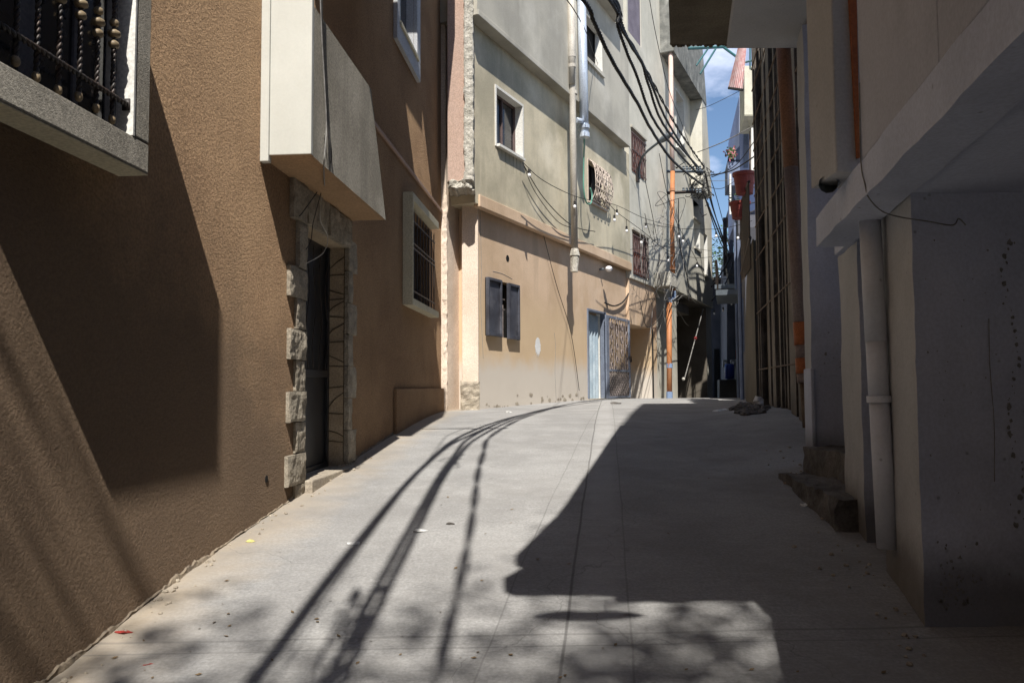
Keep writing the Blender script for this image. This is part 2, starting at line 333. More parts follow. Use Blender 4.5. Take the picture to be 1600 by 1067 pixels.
# ------------------------------------------------------------------ ground
PROF = [(-60, -4.5), (-20, -3.0), (-5, -2.13), (0, -1.72), (2, -1.53), (3.62, -1.33), (5, -1.125), (7.14, -.90), (8.5, -.785), (10, -.65), (11.5, -.53), (13, -.445), (15, -.385), (17, -.345), (20, -.305), (24, -.335), (30, -.48), (40, -.9), (80, -2), (200, -4)]
def G(x, y):
    for (a, b), (c, d) in zip(PROF, PROF[1:]):
        if y <= c or c == 200:
            i = PROF.index((a, b)); t = (y-a)/(c-a)
            m0 = (d-PROF[i-1][1])/(c-PROF[i-1][0]) if i > 0 else (d-b)/(c-a)
            m1 = (PROF[i+2][1]-b)/(PROF[i+2][0]-a) if i+2 < len(PROF) else (d-b)/(c-a)
            m0 *= c-a; m1 *= c-a
            z = (2*t**3-3*t*t+1)*b+(t**3-2*t*t+t)*m0+(-2*t**3+3*t*t)*d+(t**3-t*t)*m1
            break
    s = max(0, min(1, (x-(.16*y+.6))/1.6)); s = s*s*(3-2*s); f = math.exp(-((y-11)/3.2)**2)
    return z+.16*s*f
def ground_mesh(name, xs, ys, m, dz=0, line=None):
    v = []; f = []
    for y in ys:
        for x in xs: v.append((x, y, G(x, y)+E+dz))
    n = len(xs)
    for j in range(len(ys)-1):
        for i in range(n-1): f.append((j*n+i, j*n+i+1, (j+1)*n+i+1, (j+1)*n+i))
    o = mk(name, v, f, m, smooth=True); o['kind'] = 'structure'; return o
def road_material():
    m = mat('brushed_road_concrete', (.36, .352, .338), (.275, .268, .258), (.43, .42, .405), sc=1.3, fine=.22, bump=.35, bsc=35, bdist=.006, rough=.9, spec=.15)
    t = m.node_tree; n = t.nodes; l = t.links.new; bs = n['Principled BSDF']
    src = bs.inputs['Base Color'].links[0].from_socket
    g = n.new('ShaderNodeNewGeometry'); sp = n.new('ShaderNodeSeparateXYZ'); l(g.outputs['Position'], sp.inputs[0])
    wn = n.new('ShaderNodeTexNoise'); wn.inputs['Scale'].default_value = 1.3; wn.inputs['Detail'].default_value = 5; l(g.outputs['Position'], wn.inputs['Vector'])
    def lin(a, b, c, w, wob):            # a*x + b*y + c + wobble, then |.| < w
        q = n.new('ShaderNodeMath'); q.operation = 'MULTIPLY_ADD'; l(sp.outputs[0], q.inputs[0]); q.inputs[1].default_value = a; q.inputs[2].default_value = c
        r = n.new('ShaderNodeMath'); r.operation = 'MULTIPLY_ADD'; l(sp.outputs[1], r.inputs[0]); r.inputs[1].default_value = b; l(q.outputs[0], r.inputs[2])
        s = n.new('ShaderNodeMath'); s.operation = 'MULTIPLY_ADD'; l(wn.outputs['Fac'], s.inputs[0]); s.inputs[1].default_value = wob; l(r.outputs[0], s.inputs[2])
        a_ = n.new('ShaderNodeMath'); a_.operation = 'ABSOLUTE'; l(s.outputs[0], a_.inputs[0])
        k = n.new('ShaderNodeMapRange'); k.inputs['From Min'].default_value = w*.4; k.inputs['From Max'].default_value = w; k.inputs['To Min'].default_value = 1; k.inputs['To Max'].default_value = 0
        l(a_.outputs[0], k.inputs['Value']); return k.outputs[0]
    def mixin(f, col, amt, src):
        q = n.new('ShaderNodeMath'); q.operation = 'MULTIPLY'; l(f, q.inputs[0]); q.inputs[1].default_value = amt
        x = n.new('ShaderNodeMix'); x.data_type = 'RGBA'; l(q.outputs[0], x.inputs['Factor']); l(src, x.inputs['A']); x.inputs['B'].default_value = (*col, 1); return x.outputs['Result']
    # brushed texture: long thin noise across the road
    mp_ = n.new('ShaderNodeMapping'); mp_.inputs['Scale'].default_value = (1.2, 16, 1); mp_.inputs['Rotation'].default_value = (0, 0, .12); l(g.outputs['Position'], mp_.inputs['Vector'])
    bn = n.new('ShaderNodeTexNoise'); bn.inputs['Scale'].default_value = 3; bn.inputs['Detail'].default_value = 7; bn.inputs['Roughness'].default_value = .7; l(mp_.outputs[0], bn.inputs['Vector'])
    k = n.new('ShaderNodeMapRange'); k.inputs['From Min'].default_value = .35; k.inputs['From Max'].default_value = .7; l(bn.outputs['Fac'], k.inputs['Value'])
    src = mixin(k.outputs[0], (.22, .21, .195), .42, src)
    # sandy dust, drifting along the left wall
    dn = n.new('ShaderNodeTexNoise'); dn.inputs['Scale'].default_value = 2.5; dn.inputs['Detail'].default_value = 8; l(g.outputs['Position'], dn.inputs['Vector'])
    q = n.new('ShaderNodeMath'); q.operation = 'MULTIPLY_ADD'; l(sp.outputs[1], q.inputs[0]); q.inputs[1].default_value = -.08; q.inputs[2].default_value = 2.42
    r = n.new('ShaderNodeMath'); r.operation = 'ADD'; l(q.outputs[0], r.inputs[0]); l(sp.outputs[0], r.inputs[1])      # distance from left wall
    s = n.new('ShaderNodeMath'); s.operation = 'MULTIPLY_ADD'; l(dn.outputs['Fac'], s.inputs[0]); s.inputs[1].default_value = -.55; l(r.outputs[0], s.inputs[2])
    k = n.new('ShaderNodeMapRange'); k.inputs['From Min'].default_value = -.2; k.inputs['From Max'].default_value = .28; k.inputs['To Min'].default_value = 1; k.inputs['To Max'].default_value = 0; l(s.outputs[0], k.inputs['Value'])
    src = mixin(k.outputs[0], (.36, .29, .205), .75, src)
    # centre strip of smoother pour, then its joints
    src = mixin(lin(1, -.118, .06, .17, -.02), (.37, .36, .345), .5, src)
    mask = None
    for args in ((1, -.125, .24, .011, .03), (1, -.118, -.09, .008, -.03), (1, -.16, .75, .007, .03), (-.03, 1, -4.16, .014, .04), (-.03, 1, -4.04, .008, .04), (.5, 1, -5.1, .006, 1.1), (1, -.45, 1.35, .005, 1.0), (.02, 1, -2.2, .014, .04), (-.05, 1, -11.6, .02, .08)):
        f = lin(*args); src = mixin(f, (.10, .095, .09), .7 if args[3] == .011 else .38, src)
    # oil spots and old stains
    st = n.new('ShaderNodeTexNoise'); st.inputs['Scale'].default_value = 3.2; st.inputs['Detail'].default_value = 9; st.inputs['Roughness'].default_value = .72; l(g.outputs['Position'], st.inputs['Vector'])
    k = n.new('ShaderNodeMapRange'); k.inputs['From Min'].default_value = .63; k.inputs['From Max'].default_value = .72; l(st.outputs['Fac'], k.inputs['Value'])
    src = mixin(k.outputs[0], (.13, .12, .11), .55, src)
    ln = n.new('ShaderNodeTexNoise'); ln.inputs['Scale'].default_value = .9; ln.inputs['Detail'].default_value = 9; ln.inputs['Roughness'].default_value = .68; l(g.outputs['Position'], ln.inputs['Vector'])
    k = n.new('ShaderNodeMapRange'); k.inputs['From Min'].default_value = .48; k.inputs['From Max'].default_value = .66; l(ln.outputs['Fac'], k.inputs['Value'])
    src = mixin(k.outputs[0], (.22, .21, .195), .55, src)
    l(src, bs.inputs['Base Color'])
    b2 = n.new('ShaderNodeBump'); b2.inputs['Strength'].default_value = .45; b2.inputs['Distance'].default_value = .012; l(bn.outputs['Fac'], b2.inputs['Height'])
    old = bs.inputs['Normal'].links[0].from_socket; l(old, b2.inputs['Normal']); l(b2.outputs[0], bs.inputs['Normal'])
    return m
M['road'] = road_material()
def fr(a, b, st):
    n = int(round((b-a)/st)); return [a+(b-a)*k/n for k in range(n+1)]
xs = [-300, -120, -60, -30, -15, -8]+fr(-5, 9, .25)+[12, 20, 40, 90, 300]
ys = [-300, -150, -80, -60, -40, -30, -20, -14, -10, -7]+fr(-5, 32, .25)+[35, 40, 50, 65, 80, 120, 200, 400]
ground_mesh('road', xs, ys, M['road'])
# ------------------------------------------------------------------ planes
PL = Plane(-2.42, .08, 1)
PB = Plane(-7.81, .488, 1)
PC = Plane(5.06-.45*26.4, .45, 1)
PR = Plane(0, .212, -1)       # reference for the right side; offset o -> x = o + .212 y
def rq(o, y, h): return Vector((o+.212*y, y, h+E))
def rbox(mb, o0, o1, y0, y1, h0, h1):
    return mb.hexa([rq(o0, y0, h0), rq(o1, y0, h0), rq(o1, y1, h0), rq(o0, y1, h0), rq(o0, y0, h1), rq(o1, y0, h1), rq(o1, y1, h1), rq(o0, y1, h1)])
# ================================================================== LEFT BUILDING
left = thing('stucco_house', 'brown rough stucco house along the left edge with stone framed doorway and grey box balcony', 'house', (-2.4, 5, 0))
FO1 = .17
w1r, w1b = PL.px(210, 213, FO1); W1 = (3.06, w1r, w1b, 2.15)
dL, _ = PL.px(471, 600); dR, _ = PL.px(538, 600); dT = PL.px(480, 352)[1]
D1 = (dL+.02, dR, -1.3, dT)
w2a, w2b_, = PL.px(630, 400)[0], PL.px(671, 400)[0]
w2t = PL.px(634, 318)[1]; w2l = PL.px(634, 468)[1]
W2 = (w2a, w2b_, w2l, w2t)
w3a = PL.px(618, 20)[0]; w3b = PL.px(646, 60)[0]; w3l = PL.px(646, 92)[1]; W3 = (w3a, w3b, w3l, w3l+1.7)
LEND = 14.35
holewall(PL, -15, LEND, -3.5, 9.3, 0, [(*W1, .22, M['whitetrim']), (*D1, .2, M['stonetile']), (*W2, .18), (*W3, .12, M['bluetrim'])], .3, 'wall', M['stucco'], left, back=-6)
# groove band between floors and lower plinth
MB().pbox(PL, 9.3, LEND-.002, PL.px(650, 278)[1]-.05, PL.px(650, 278)[1], .001, .03).build('string_course', M['stucco_pink'], left, bevel=.006)
MB().pbox(PL, 10.6, LEND-.004, -1.2, .0, .001, .05).build('plinth', M['stucco'], left, bevel=.01)
# crumbling mortar where wall and road meet
mb = MB(); N_ = 420
for k in range(N_+1):
    y = 2.4+8.2*k/N_; g_ = G(-2.2, y); A_ = .28+.8*max(0, noise.noise(Vector((y*.9, 3, 0)))+.1)
    def nn(q, f_=9): return noise.noise(Vector((y*f_, q*7.3, 1)))+.6*noise.noise(Vector((y*f_*3.1, q*5.1, 4)))
    hh_ = (.022+.028*nn(1)+.03*max(0, nn(5, 3)))*A_; ww_ = (.03+.022*nn(2)+.03*max(0, nn(6, 3)))*A_
    mb.v += [PL.pt(y, g_+max(.004, hh_*1.6), .0005), PL.pt(y, g_+max(.003, hh_*1.3), .012+.008*nn(3)), PL.pt(y, g_+max(.002, hh_*.8), max(.006, ww_*.7)), PL.pt(y, g_-.01, max(.01, ww_))]
    if k:
        b0 = (k-1)*4
        for q in range(3): mb.f.append((b0+q, b0+q+4, b0+q+5, b0+q+1))
mb.build('base_mortar', M['mortar'], left)
MB().tube([PL.pt(*PL.px(416, 748), -.001), PL.pt(*PL.px(416, 748), .004)], .028, 10).build('wall_hole', M['black'], left)
# window 1 : big framed window upper left
win = MB(); fo = FO1; fw = PL.px(236, 100, FO1)[0]-w1r; fb = w1b-PL.px(229, 271, FO1)[1]
a, b, c, d = W1
win.pbox(PL, a-.1, b+fw, c-fb, c-.002, .002, fo); win.pbox(PL, b+.002, b+fw, c-.001, d-.001, .002, fo); win.pbox(PL, a-.1, b+fw, d+.0, d+.12, .002, fo); win.pbox(PL, a-.1, a-.002, c-.001, d-.001, .002, fo)
wf = win.build('window_frame', M['graystucco'], left, bevel=.01)
wf['label'] = 'grey spatter rendered surround of the large barred window'
MB().pbox(PL, a-.1, b+fw+.0, c-fb-.006, c-fb-.002, .004, fo-.004).build('underside', M['yellowtrim'], wf, left)
MB().quad(PL.pt(a, c, .075), PL.pt(b, c, .075), PL.pt(b, d, .075), PL.pt(a, d, .075)).build('pane', M['glass'], wf, left)
MB().pbox(PL, b-.016, b-.001, c+.001, d-.001, .076, FO1+.002).build('jamb_lining', M['whitetrim'], wf, left)
MB().pbox(PL, 3.30, 3.42, c, d, .076, .085).pbox(PL, 3.66, 3.70, c, d, .076, .088).pbox(PL, b-.12, b-.03, c, d, .076, .083).build('curtain', M['farwall'], wf, left)
GP = .125
gr = MB(); kn = MB()
for px, py0 in ((26, 40), (58, 66), (92, 88), (124, 110), (151, 135), (176, 150)):
    yy, hh = PL.px(px, py0, GP)
    bot = {26: 95, 58: 120, 92: 140, 124: 150, 151: 168, 176: 186}[px]
    hb = PL.px(px, bot, GP)[1]
    for ph in (0, math.pi): gr.tube(helix(PL.pt(yy, hb, GP), PL.pt(yy, 2.14, GP), .006, .06, ph), .0075, 5)
    kn.ball(PL.pt(yy, hb-.005, GP), .019, .026)
    for kk in range(3):
        hk = hh+.26+.055*kk; kn.ball(PL.pt(yy, hk, GP), [.028, .034, .024][kk], .022)
ya, ha = PL.px(0, 42, GP); yb, hb = PL.px(189, 161, GP)
hm = (ha+hb)/2
for ph in (0, math.pi): gr.tube(helix(PL.pt(3.06, hm, GP+.012), PL.pt(W1[1]-.01, hm, GP+.012), .007, .06, ph), .009, 5)
gr.pbox(PL, W1[1]-.025, W1[1]-.002, hm-.03, hm+.03, GP-.01, GP+.03)
g1 = gr.build('grille', M['iron'], wf, left, smooth=True); kn.build('iron_knots', M['brass'], wf, left, smooth=True)
# box balcony with slanted far end
s0, hb0 = PL.px(403, 228); BP = .40
pb = Plane(PL.x0, PL.d, 1)
bx0 = 6.08; hb_ = 1.80; topb = 2.98
prof = [(bx0, hb_), (8.49, hb_), (7.86, topb), (bx0, topb)]
MB().prism(PL, [(8.47, hb_+.03), (7.84, topb-.02), (bx0+.06, topb-.02), (bx0+.06, hb_+.03)], .002, BP-.02).build('box_core', M['stucco'], left)
bf = MB().prism(PL, [(bx0+.05, hb_), (8.49, hb_), (7.86, topb), (bx0+.05, topb)], BP-.018, BP).build('balcony_front', M['graystucco'], left, bevel=.004)
bf['label'] = 'grey spatter rendered front of the box balcony'
be = MB().pbox(PL, bx0-.002, bx0+.05, hb_, topb+.6, .07, BP+.001).pbox(PL, bx0-.015, bx0+.05, hb_-.05, topb+.6, .001, .069).build('balcony_end', M['cream_box'], left, bevel=.006)
be['label'] = 'sunlit cream end of the box balcony'
MB().quad(PL.pt(bx0, hb_-.002, .0), PL.pt(8.49, hb_-.002, .0), PL.pt(8.49, hb_-.002, BP-.001), PL.pt(bx0, hb_-.002, BP-.001)).build('balcony_soffit', M['soffit_bounce'], left)
# unseen boxes added above the frame to shade the wall and pier
MB().pbox(PL, 6.5, 9.0, 4.75, 7.3, .002, .80).build('shade_box', M['graystucco'], left)
MB().pbox(PL, 10.4, 13.2, 7.4, 8.8, .002, .42).build('shade_box', M['graystucco'], left)
# stone door surround
y0d, y1d = D1[0], D1[1]
sur = MB(); hh = PL.px(449, 413)[1]; wide = True; seed = 0; sur.rough(PL, y0d-.20, y0d+.01, hh+.004, dT-.02, .001, .045, .05, .012, 9, 3)
while hh > -.9:
    w_ = .40 if wide else .21; sur.rough(PL, y0d-w_+random.uniform(-.02, .02), y0d+.012, hh-.262, hh-.006, .001, .04 if wide else .03, .03, .014, 9, seed, .5); hh -= .266; wide = not wide; seed += 5
hh = PL.px(541, 375)[1]; wide = True
while hh > -.85:
    w_ = .30 if wide else .15; sur.rough(PL, y1d-.01, y1d+w_, hh-.33, hh-.004, .001, .05, .05, .014, 9, seed, .5); hh -= .334; wide = not wide; seed += 5
sur.rough(PL, y0d-.36, y0d-.01, dT-.02, dT+.33, .001, .05, .05, .018, 8, 77, .4)
sur.rough(PL, y0d, y0d+.6, dT, dT+.33, .001, .045, .05, .02, 8, 78, .4); sur.rough(PL, y0d+.61, y1d+.05, dT, dT+.30, .001, .06, .05, .02, 8, 79, .4)
sur.build('door_surround', M['stone'], left)
# stone cladding joints on the far jamb
jt = MB(); hh = dT-.28; rj = random.Random(3)
def jpt(u, h): return PL.pt(y1d-.003, h, -u)
def jseg(u0, h0, u1, h1, w=.006):
    d_ = Vector((u1-u0, h1-h0)).normalized(); n_ = Vector((-d_.y, d_.x))*w
    q = [jpt(u0+n_.x, h0+n_.y), jpt(u1+n_.x, h1+n_.y), jpt(u1-n_.x, h1-n_.y), jpt(u0-n_.x, h0-n_.y)]
    jt.hexa(q+[v-Vector((0, .003, 0)) for v in q])
jseg(.004, -.75, .004, dT)
while hh > -.7:
    jseg(.0, hh, .2, hh+rj.uniform(-.02, .02)); g1_ = rj.uniform(.2, .3); um = rj.uniform(.07, .14); hm_ = hh+g1_*rj.uniform(.3, .6)
    k = rj.random()
    if k < .4: jseg(.0, hh+g1_*.2, um, hm_); jseg(um, hm_, .2, hm_+.03)
    elif k < .75: jseg(.2, hh+.03, um, hm_); jseg(um, hm_, .0, hm_+.07)
    hh -= g1_
jt.build('cladding_joint', M['grout'], left)
# door leaf
dr = MB(); dd = -.19
dr.pbox(PL, y0d, y1d, -.85, dT, dd-.05, dd)
for (a, b, c, d) in ((y0d, y0d+.07, -.83, dT), (y1d-.06, y1d, -.83, dT), (y0d+.30, y0d+.35, -.83, dT)): dr.pbox(PL, a, b, c, d, dd+.001, dd+.03)
dr.pbox(PL, y0d+.35, y1d-.06, .12, .19, dd+.001, dd+.03); dr.pbox(PL, y0d+.35, y1d-.06, -.85, -.75, dd+.001, dd+.03)
dl = dr.build('door', M['darkdoor'], left, bevel=.004)
sc_ = MB(); yy = y0d+.42
for k in range(5):
    yc = y0d+.42+k*(y1d-y0d-.5)/4
    pts = [PL.pt(yc+.05*math.sin(h*7+k), h, dd+.02) for h in fr(.2, dT-.05, .06)]
    sc_.tube(pts, .006, 5)
sc_.build('grille', M['iron'], dl, left, smooth=True)
th = MB().pbox(PL, y0d, y1d+.05, -1.0, G(-1.8, 7.9)+.035, -.19, .10); th.build('threshold', M['rubble'], left, bevel=.01)
# window 2 surround, grille
a, b, c, d = W2; fo2 = .15
m2 = MB(); m2.pbox(PL, a-.05, a-.001, c-.10, d+.115, .001, fo2).pbox(PL, a, b+.05, d, d+.115, .001, fo2).pbox(PL, a, b+.05, c-.10, c-.001, .001, fo2)
f2 = m2.build('window_frame', M['yellowtrim'], left, bevel=.008)
f2['label'] = 'deep cream surround of the small barred window'
MB().quad(PL.pt(a, c, -.17), PL.pt(b, c, -.17), PL.pt(b, d, -.17), PL.pt(a, d, -.17)).build('pane', M['glass'], f2, left)
g2 = MB()
for k in range(9):
    yy = a+.08+(b-a-.16)*k/8; g2.tube([PL.pt(yy, c+.02, .09), PL.pt(yy, d-.14, .09)], .009, 5); g2.tube([PL.pt(yy, d-.14, .09), PL.pt(yy, d-.08, .09)], [.012, .001], 5)
for h in (c+.12, (c+d)/2+.05, (c+d)/2+.12, d-.25): g2.pbox(PL, a+.02, b-.0, h, h+.022, .08, .098)
g2.build('grille', M['iron'], f2, left)
# window 3
a, b, c, d = W3
m3 = MB(); m3.pbox(PL, a-.14, b+.25, c-.28, c-.001, .001, .06).pbox(PL, b+.001, b+.25, c, d, .001, .06).pbox(PL, a-.14, a-.001, c, d, .001, .06)
f3 = m3.build('window_frame', M['bluetrim'], left, bevel=.006)
MB().quad(PL.pt(a, c, -.11), PL.pt(b, c, -.11), PL.pt(b, d, -.11), PL.pt(a, d, -.11)).build('pane', M['glass'], f3, left)
MB().pbox(PL, a, b+.05, c-.03, c+.02, .061, .085).build('sill', M['yellowtrim'], f3, left)
MB().pbox(PL, a, a+.06, c, d, -.109, -.06).pbox(PL, (a+b)/2-.02, (a+b)/2+.03, c, d, -.109, -.07).build('sash', M['lampgrey'], f3, left)
# ================================================================== PIER GROUP between the two houses
pier = thing('plaster_pier', 'peach plastered corner pier with chipped concrete edge between brown and grey houses', 'pier', (-1, 14.6, 0))
def zb(px, Y): return at_depth(px, 606, Y).x
xA = PL.x0+PL.d*LEND; XB = zb(697, LEND)
yC = 15.15; XC = zb(725, yC)
hl = at_depth(700, 300, 14.5).z-E
MB().hexa([Vector(q) for q in ((xA-.3, LEND+.002, -1+E), (XB, LEND+.002, -1+E), (XC, yC, -1+E), (xA-.3, yC+2, -1+E), (xA-.3, LEND+.002, 9.3+E), (XB, LEND+.002, 9.3+E), (XC, yC, 9.3+E), (xA-.3, yC+2, 9.3+E))]).build('shaft', M['peach'], pier, bevel=.01)
MB().box(zb(700, 13.99), zb(727, 13.99), 13.99, 14.06, hl+.06, 9.2).build('upper_face', M['stucco_pink'], pier)  # darker pink in place of grazing light on peach plaster
# lower bright pilaster
PP = Plane(0, 0, 1)
def fbox(mb, x0, x1, y0, y1, h0, h1): return mb.box(x0, x1, y0, y1, h0, h1)
X1 = zb(722, 14.62); X2 = zb(748, 14.62)
lp = MB(); lp.box(X1, X2, 14.62, 15.6, -1, hl-.02); lp.build('lower_pilaster', M['peach'], pier, bevel=.015)
class Front:                      # plane facing the camera: y -> x, p towards the camera
    def __init__(s, Y): s.Y = Y
    def pt(s, x, h, p=0): return Vector((x, s.Y-p, h+E))
FR = Front(14.62)
MB().rough(FR, X1-.03, X2+.02, -.5, .12, 0, .05, .035, .035, 7, 5, .7).build('broken_base', M['rubble'], pier)
XU1 = zb(726, 13.9); XU2 = zb(741, 13.9)
MB().rough(Front(13.9), XU1, XU2, hl+.05, 9.0, -1.1, .0, .024, .017, 8, 15, 1.2).build('chipped_edge', M['rawc'], pier)
cl = MB().rough(Front(13.95), zb(700, 13.95), XU2, hl-.08, hl+.10, -.9, .0, .03, .05, 12, 45, 1.3)
cl.build('broken_ledge', M['rawc'], pier)
MB().rough(Front(14.34), XB-.07, XB+.02, -.5, hl-.1, -.2, .0, .05, .02, 8, 95, 1.0).build('chipped_edge', M['peach'], pier)
# ================================================================== GREY/BEIGE APARTMENT BUILDING (B)
def on(px, py, p, P=PB): y_, h_ = P.px(px, py, p); return P.pt(y_, h_, p)
bb = thing('apartment_building', 'tall grey plastered apartment house with beige ground floor and overhanging storeys', 'building', (1.7, 19.5, 0))
B1, B2, B3 = .14, .38, .62
ys0 = 14.95
hS = 3.36
def hole(TL, TR, BR, BL, p):
    a = (PB.px(*TL, p)[0]+PB.px(*BL, p)[0])/2; b = (PB.px(*TR, p)[0]+PB.px(*BR, p)[0])/2
    d = (PB.px(*TL, p)[1]+PB.px(*TR, p)[1])/2; c = (PB.px(*BL, p)[1]+PB.px(*BR, p)[1])/2
    return a, b, c, d
wb1 = hole((775, 136), (815, 168), (816, 248), (775, 226), B1)
wb2 = hole((906, 10), (940, 52), (942, 118), (906, 80), B2)
wb3 = hole((918, 249), (946, 270), (946, 330), (919, 314), B1)
wb4 = hole((986, 202), (1009, 219), (1008, 280), (987, 270), B1)
wb5 = hole((988, 360), (1013, 373), (1013, 436), (989, 430), B1)
wb6 = hole((981, -40), (1003, -12), (1000, 72), (981, 48), B1)
sh = hole((758, 432), (806, 447), (806, 530), (758, 524), 0)
dd_ = hole((917, 480), (946, 490), (947, 622), (918, 622), 0)
pas = (PB.px(984, 560, 0)[0], PB.px(1014, 560, 0)[0], -1.2, PB.px(985, 507, 0)[1])
yend = PB.px(985, 400, B1)[0]; yend3 = PB.px(984, 240, B2)[0]; ylast = 26.4
h2 = PB.px(860, 122, B2)[1]; h3 = PB.px(972, 30, B3)[1]
dd_ = (dd_[0], dd_[1], -.30, dd_[3]); hw = (max(sh[0], 0), sh[1], sh[2], sh[3])
holewall(PB, ys0-.2, yend, -1.5, hS, 0, [(*hw, .2), (*dd_, .25, M['whitetrim']), (pas[0], yend, pas[2], pas[3], 2.2)], .25, 'ground_wall', M['beige'], bb, back=-3)
holewall(PB, yend, 25.2, -1.5, hS-.25, B1-.06, [(yend, pas[1], pas[2], pas[3], 2.2)], .25, 'ground_wall', M['beige'], bb, back=-3)
MB().quad(PB.pt(pas[0], -1.2, -1.6), PB.pt(pas[1]+3, -1.2, -1.6), PB.pt(pas[1]+3, pas[3], -1.6), PB.pt(pas[0], pas[3], -1.6)).build('passage_wall', M['beige'], bb)
holewall(PB, 14.40, yend, hS, h2, B1, [(*wb1, .22, M['whitetrim']), (*wb3, .2)], .25, 'first_floor_wall', M['render_green'], bb, back=-3)
holewall(PB, yend, ylast, hS-.25, 13.5, B1-.004, [(*wb4, .12), (*wb5, .12), (*wb6, .12)], .25, 'end_wall', M['render_pale'], bb, back=-3)
holewall(PB, 14.10, yend3, h2, h3, B2, [(*wb2, .25, M['whitetrim'])], .25, 'second_floor_wall', M['render_grey'], bb, back=-3)
MB().pbox(PB, 14.0, PB.px(974, 30, B3)[0], h3, 13.5, -1, B3).build('third_floor_wall', M['render_grey'], bb)
MB().pbox(PB, 14.52, yend+.02, hS-.05, hS+.17, B1-.1, B1+.035).build('string_course', M['beige'], bb, bevel=.01)
MB().pbox(PB, 14.12, yend3+.02, h2-.002, h2+.10, B2-.1, B2+.012).build('string_course', M['render_grey'], bb, bevel=.01)
def panes(P, W, p, dep, name='window', pane=M['glass'], fm=M['whitetrim'], t=.035, mull=1, trim=0, tp=.02, trimm=None):
    a, b, c, d = W
    f = MB(); q = p-dep
    f.pbox(P, a, a+t, c, d, q, q+.05).pbox(P, b-t, b, c, d, q, q+.05).pbox(P, a+t, b-t, d-t, d, q, q+.05).pbox(P, a+t, b-t, c, c+t, q, q+.05)
    for k in range(mull): yy = a+(b-a)*(k+1)/(mull+1); f.pbox(P, yy-t/2, yy+t/2, c+t, d-t, q, q+.045)
    o = f.build(name, fm, bb if P is PB else bc)
    r = bb if P is PB else bc
    MB().quad(P.pt(a, c, q+.01), P.pt(b, c, q+.01), P.pt(b, d, q+.01), P.pt(a, d, q+.01)).build('pane', pane, o, r)
    if trim:
        g = MB(); g.pbox(P, a-trim, a-.001, c-trim, d+trim, p+.001, p+tp).pbox(P, b+.001, b+trim, c-trim, d+trim, p+.001, p+tp).pbox(P, a, b, d, d+trim, p+.001, p+tp).pbox(P, a, b, c-trim, c, p+.001, p+tp+.06)
        g.build('trim', trimm or M['whitetrim'], o, r)
    return o
wA = panes(PB, wb1, B1, .20, trim=.05, fm=M['brownmetal'])
wB = panes(PB, wb2, B2, .24, fm=M['black'], pane=M['black'])
MB().pbox(PB, wb2[0], wb2[1]+.04, wb2[2]-.09, wb2[2]-.002, B2+.001, B2+.06).build('sill', M['render_grey'], wB, bb)
wC = panes(PB, wb3, B1, .18, fm=M['black'], pane=M['black'], trim=.03, trimm=M['creamiron'])
g = MB(); a, b, c, d = wb3
for k in range(11):
    yy = a+.03+(b-a-.06)*k/10
    pts = [PB.pt(yy+.03*math.sin(t*9+k), c+(d-c)*t, B1+.05+.16*math.sin(math.pi*min(1, t*1.0))**.7) for t in fr(0, 1, .07)]; g.tube(pts, .014, 5)
for t in (.05, .35, .65, .95):
    g.tube([PB.pt(a, c+(d-c)*t, B1+.05+.16*math.sin(math.pi*t)**.7), PB.pt(b, c+(d-c)*t, B1+.05+.16*math.sin(math.pi*t)**.7)], .012, 5)
for t in (.2, .5, .8):
    for k in range(5):
        yy = a+.1+(b-a-.2)*k/4; ctr = PB.pt(yy, c+(d-c)*t, B1+.06+.16*math.sin(math.pi*t)**.7)
        g.tube([ctr+Vector((.44, .9, 0))*.07*math.cos(u)+Vector((0, 0, .07*math.sin(u))) for u in fr(0, 6.28, .6)], .009, 4)
g.build('grille', M['creamiron'], wC, bb, smooth=True)
def redwin(W):
    a, b, c, d = W; o = panes(PB, W, B1-.004, .11, fm=M['brownmetal'], pane=M['black'])
    r = MB(); n = 6
    for k in range(2):
        r.pbox(PB, a+.3+k*.42, a+.3+k*.42+.38, c+.06, d-.06, B1-.10, B1-.06)
    r.build('board', M['redboard'], o, bb)
    g = MB()
    for k in range(9): yy = a+.03+(b-a-.06)*k/8; g.pbox(PB, yy-.012, yy+.012, c, d-.1, B1-.002, B1+.018)
    for h in (c+.05, (c+d)/2, d-.15): g.pbox(PB, a, b, h, h+.03, B1+.019, B1+.032)
    for k in range(4):
        for hh in (c+.35, d-.5):
            ctr = PB.pt(a+.2+(b-a-.4)*k/3, hh, B1+.02); g.tube([ctr+Vector((.44, .9, 0))*.11*math.cos(u)+Vector((0, 0, .18*math.sin(u))) for u in fr(0, 6.28, .5)], .010, 4)
    g.build('grille', M['brownmetal'], o, bb)
    MB().pbox(PB, a-.05, b+.05, d, d+.06, B1, B1+.05).build('lintel', M['render_grey'], o, bb)
    return o
redwin(wb4); redwin(wb5)
o6 = panes(PB, wb6, B1-.004, .11, fm=M['purple'], pane=M['purple']); g = MB(); a, b, c, d = wb6
for k in range(12): yy = a+.04+(b-a-.08)*k/11; g.pbox(PB, yy-.035, yy+.035, c, d-.1, B1-.06, B1-.03)
g.build('slats', M['purple'], o6, bb)
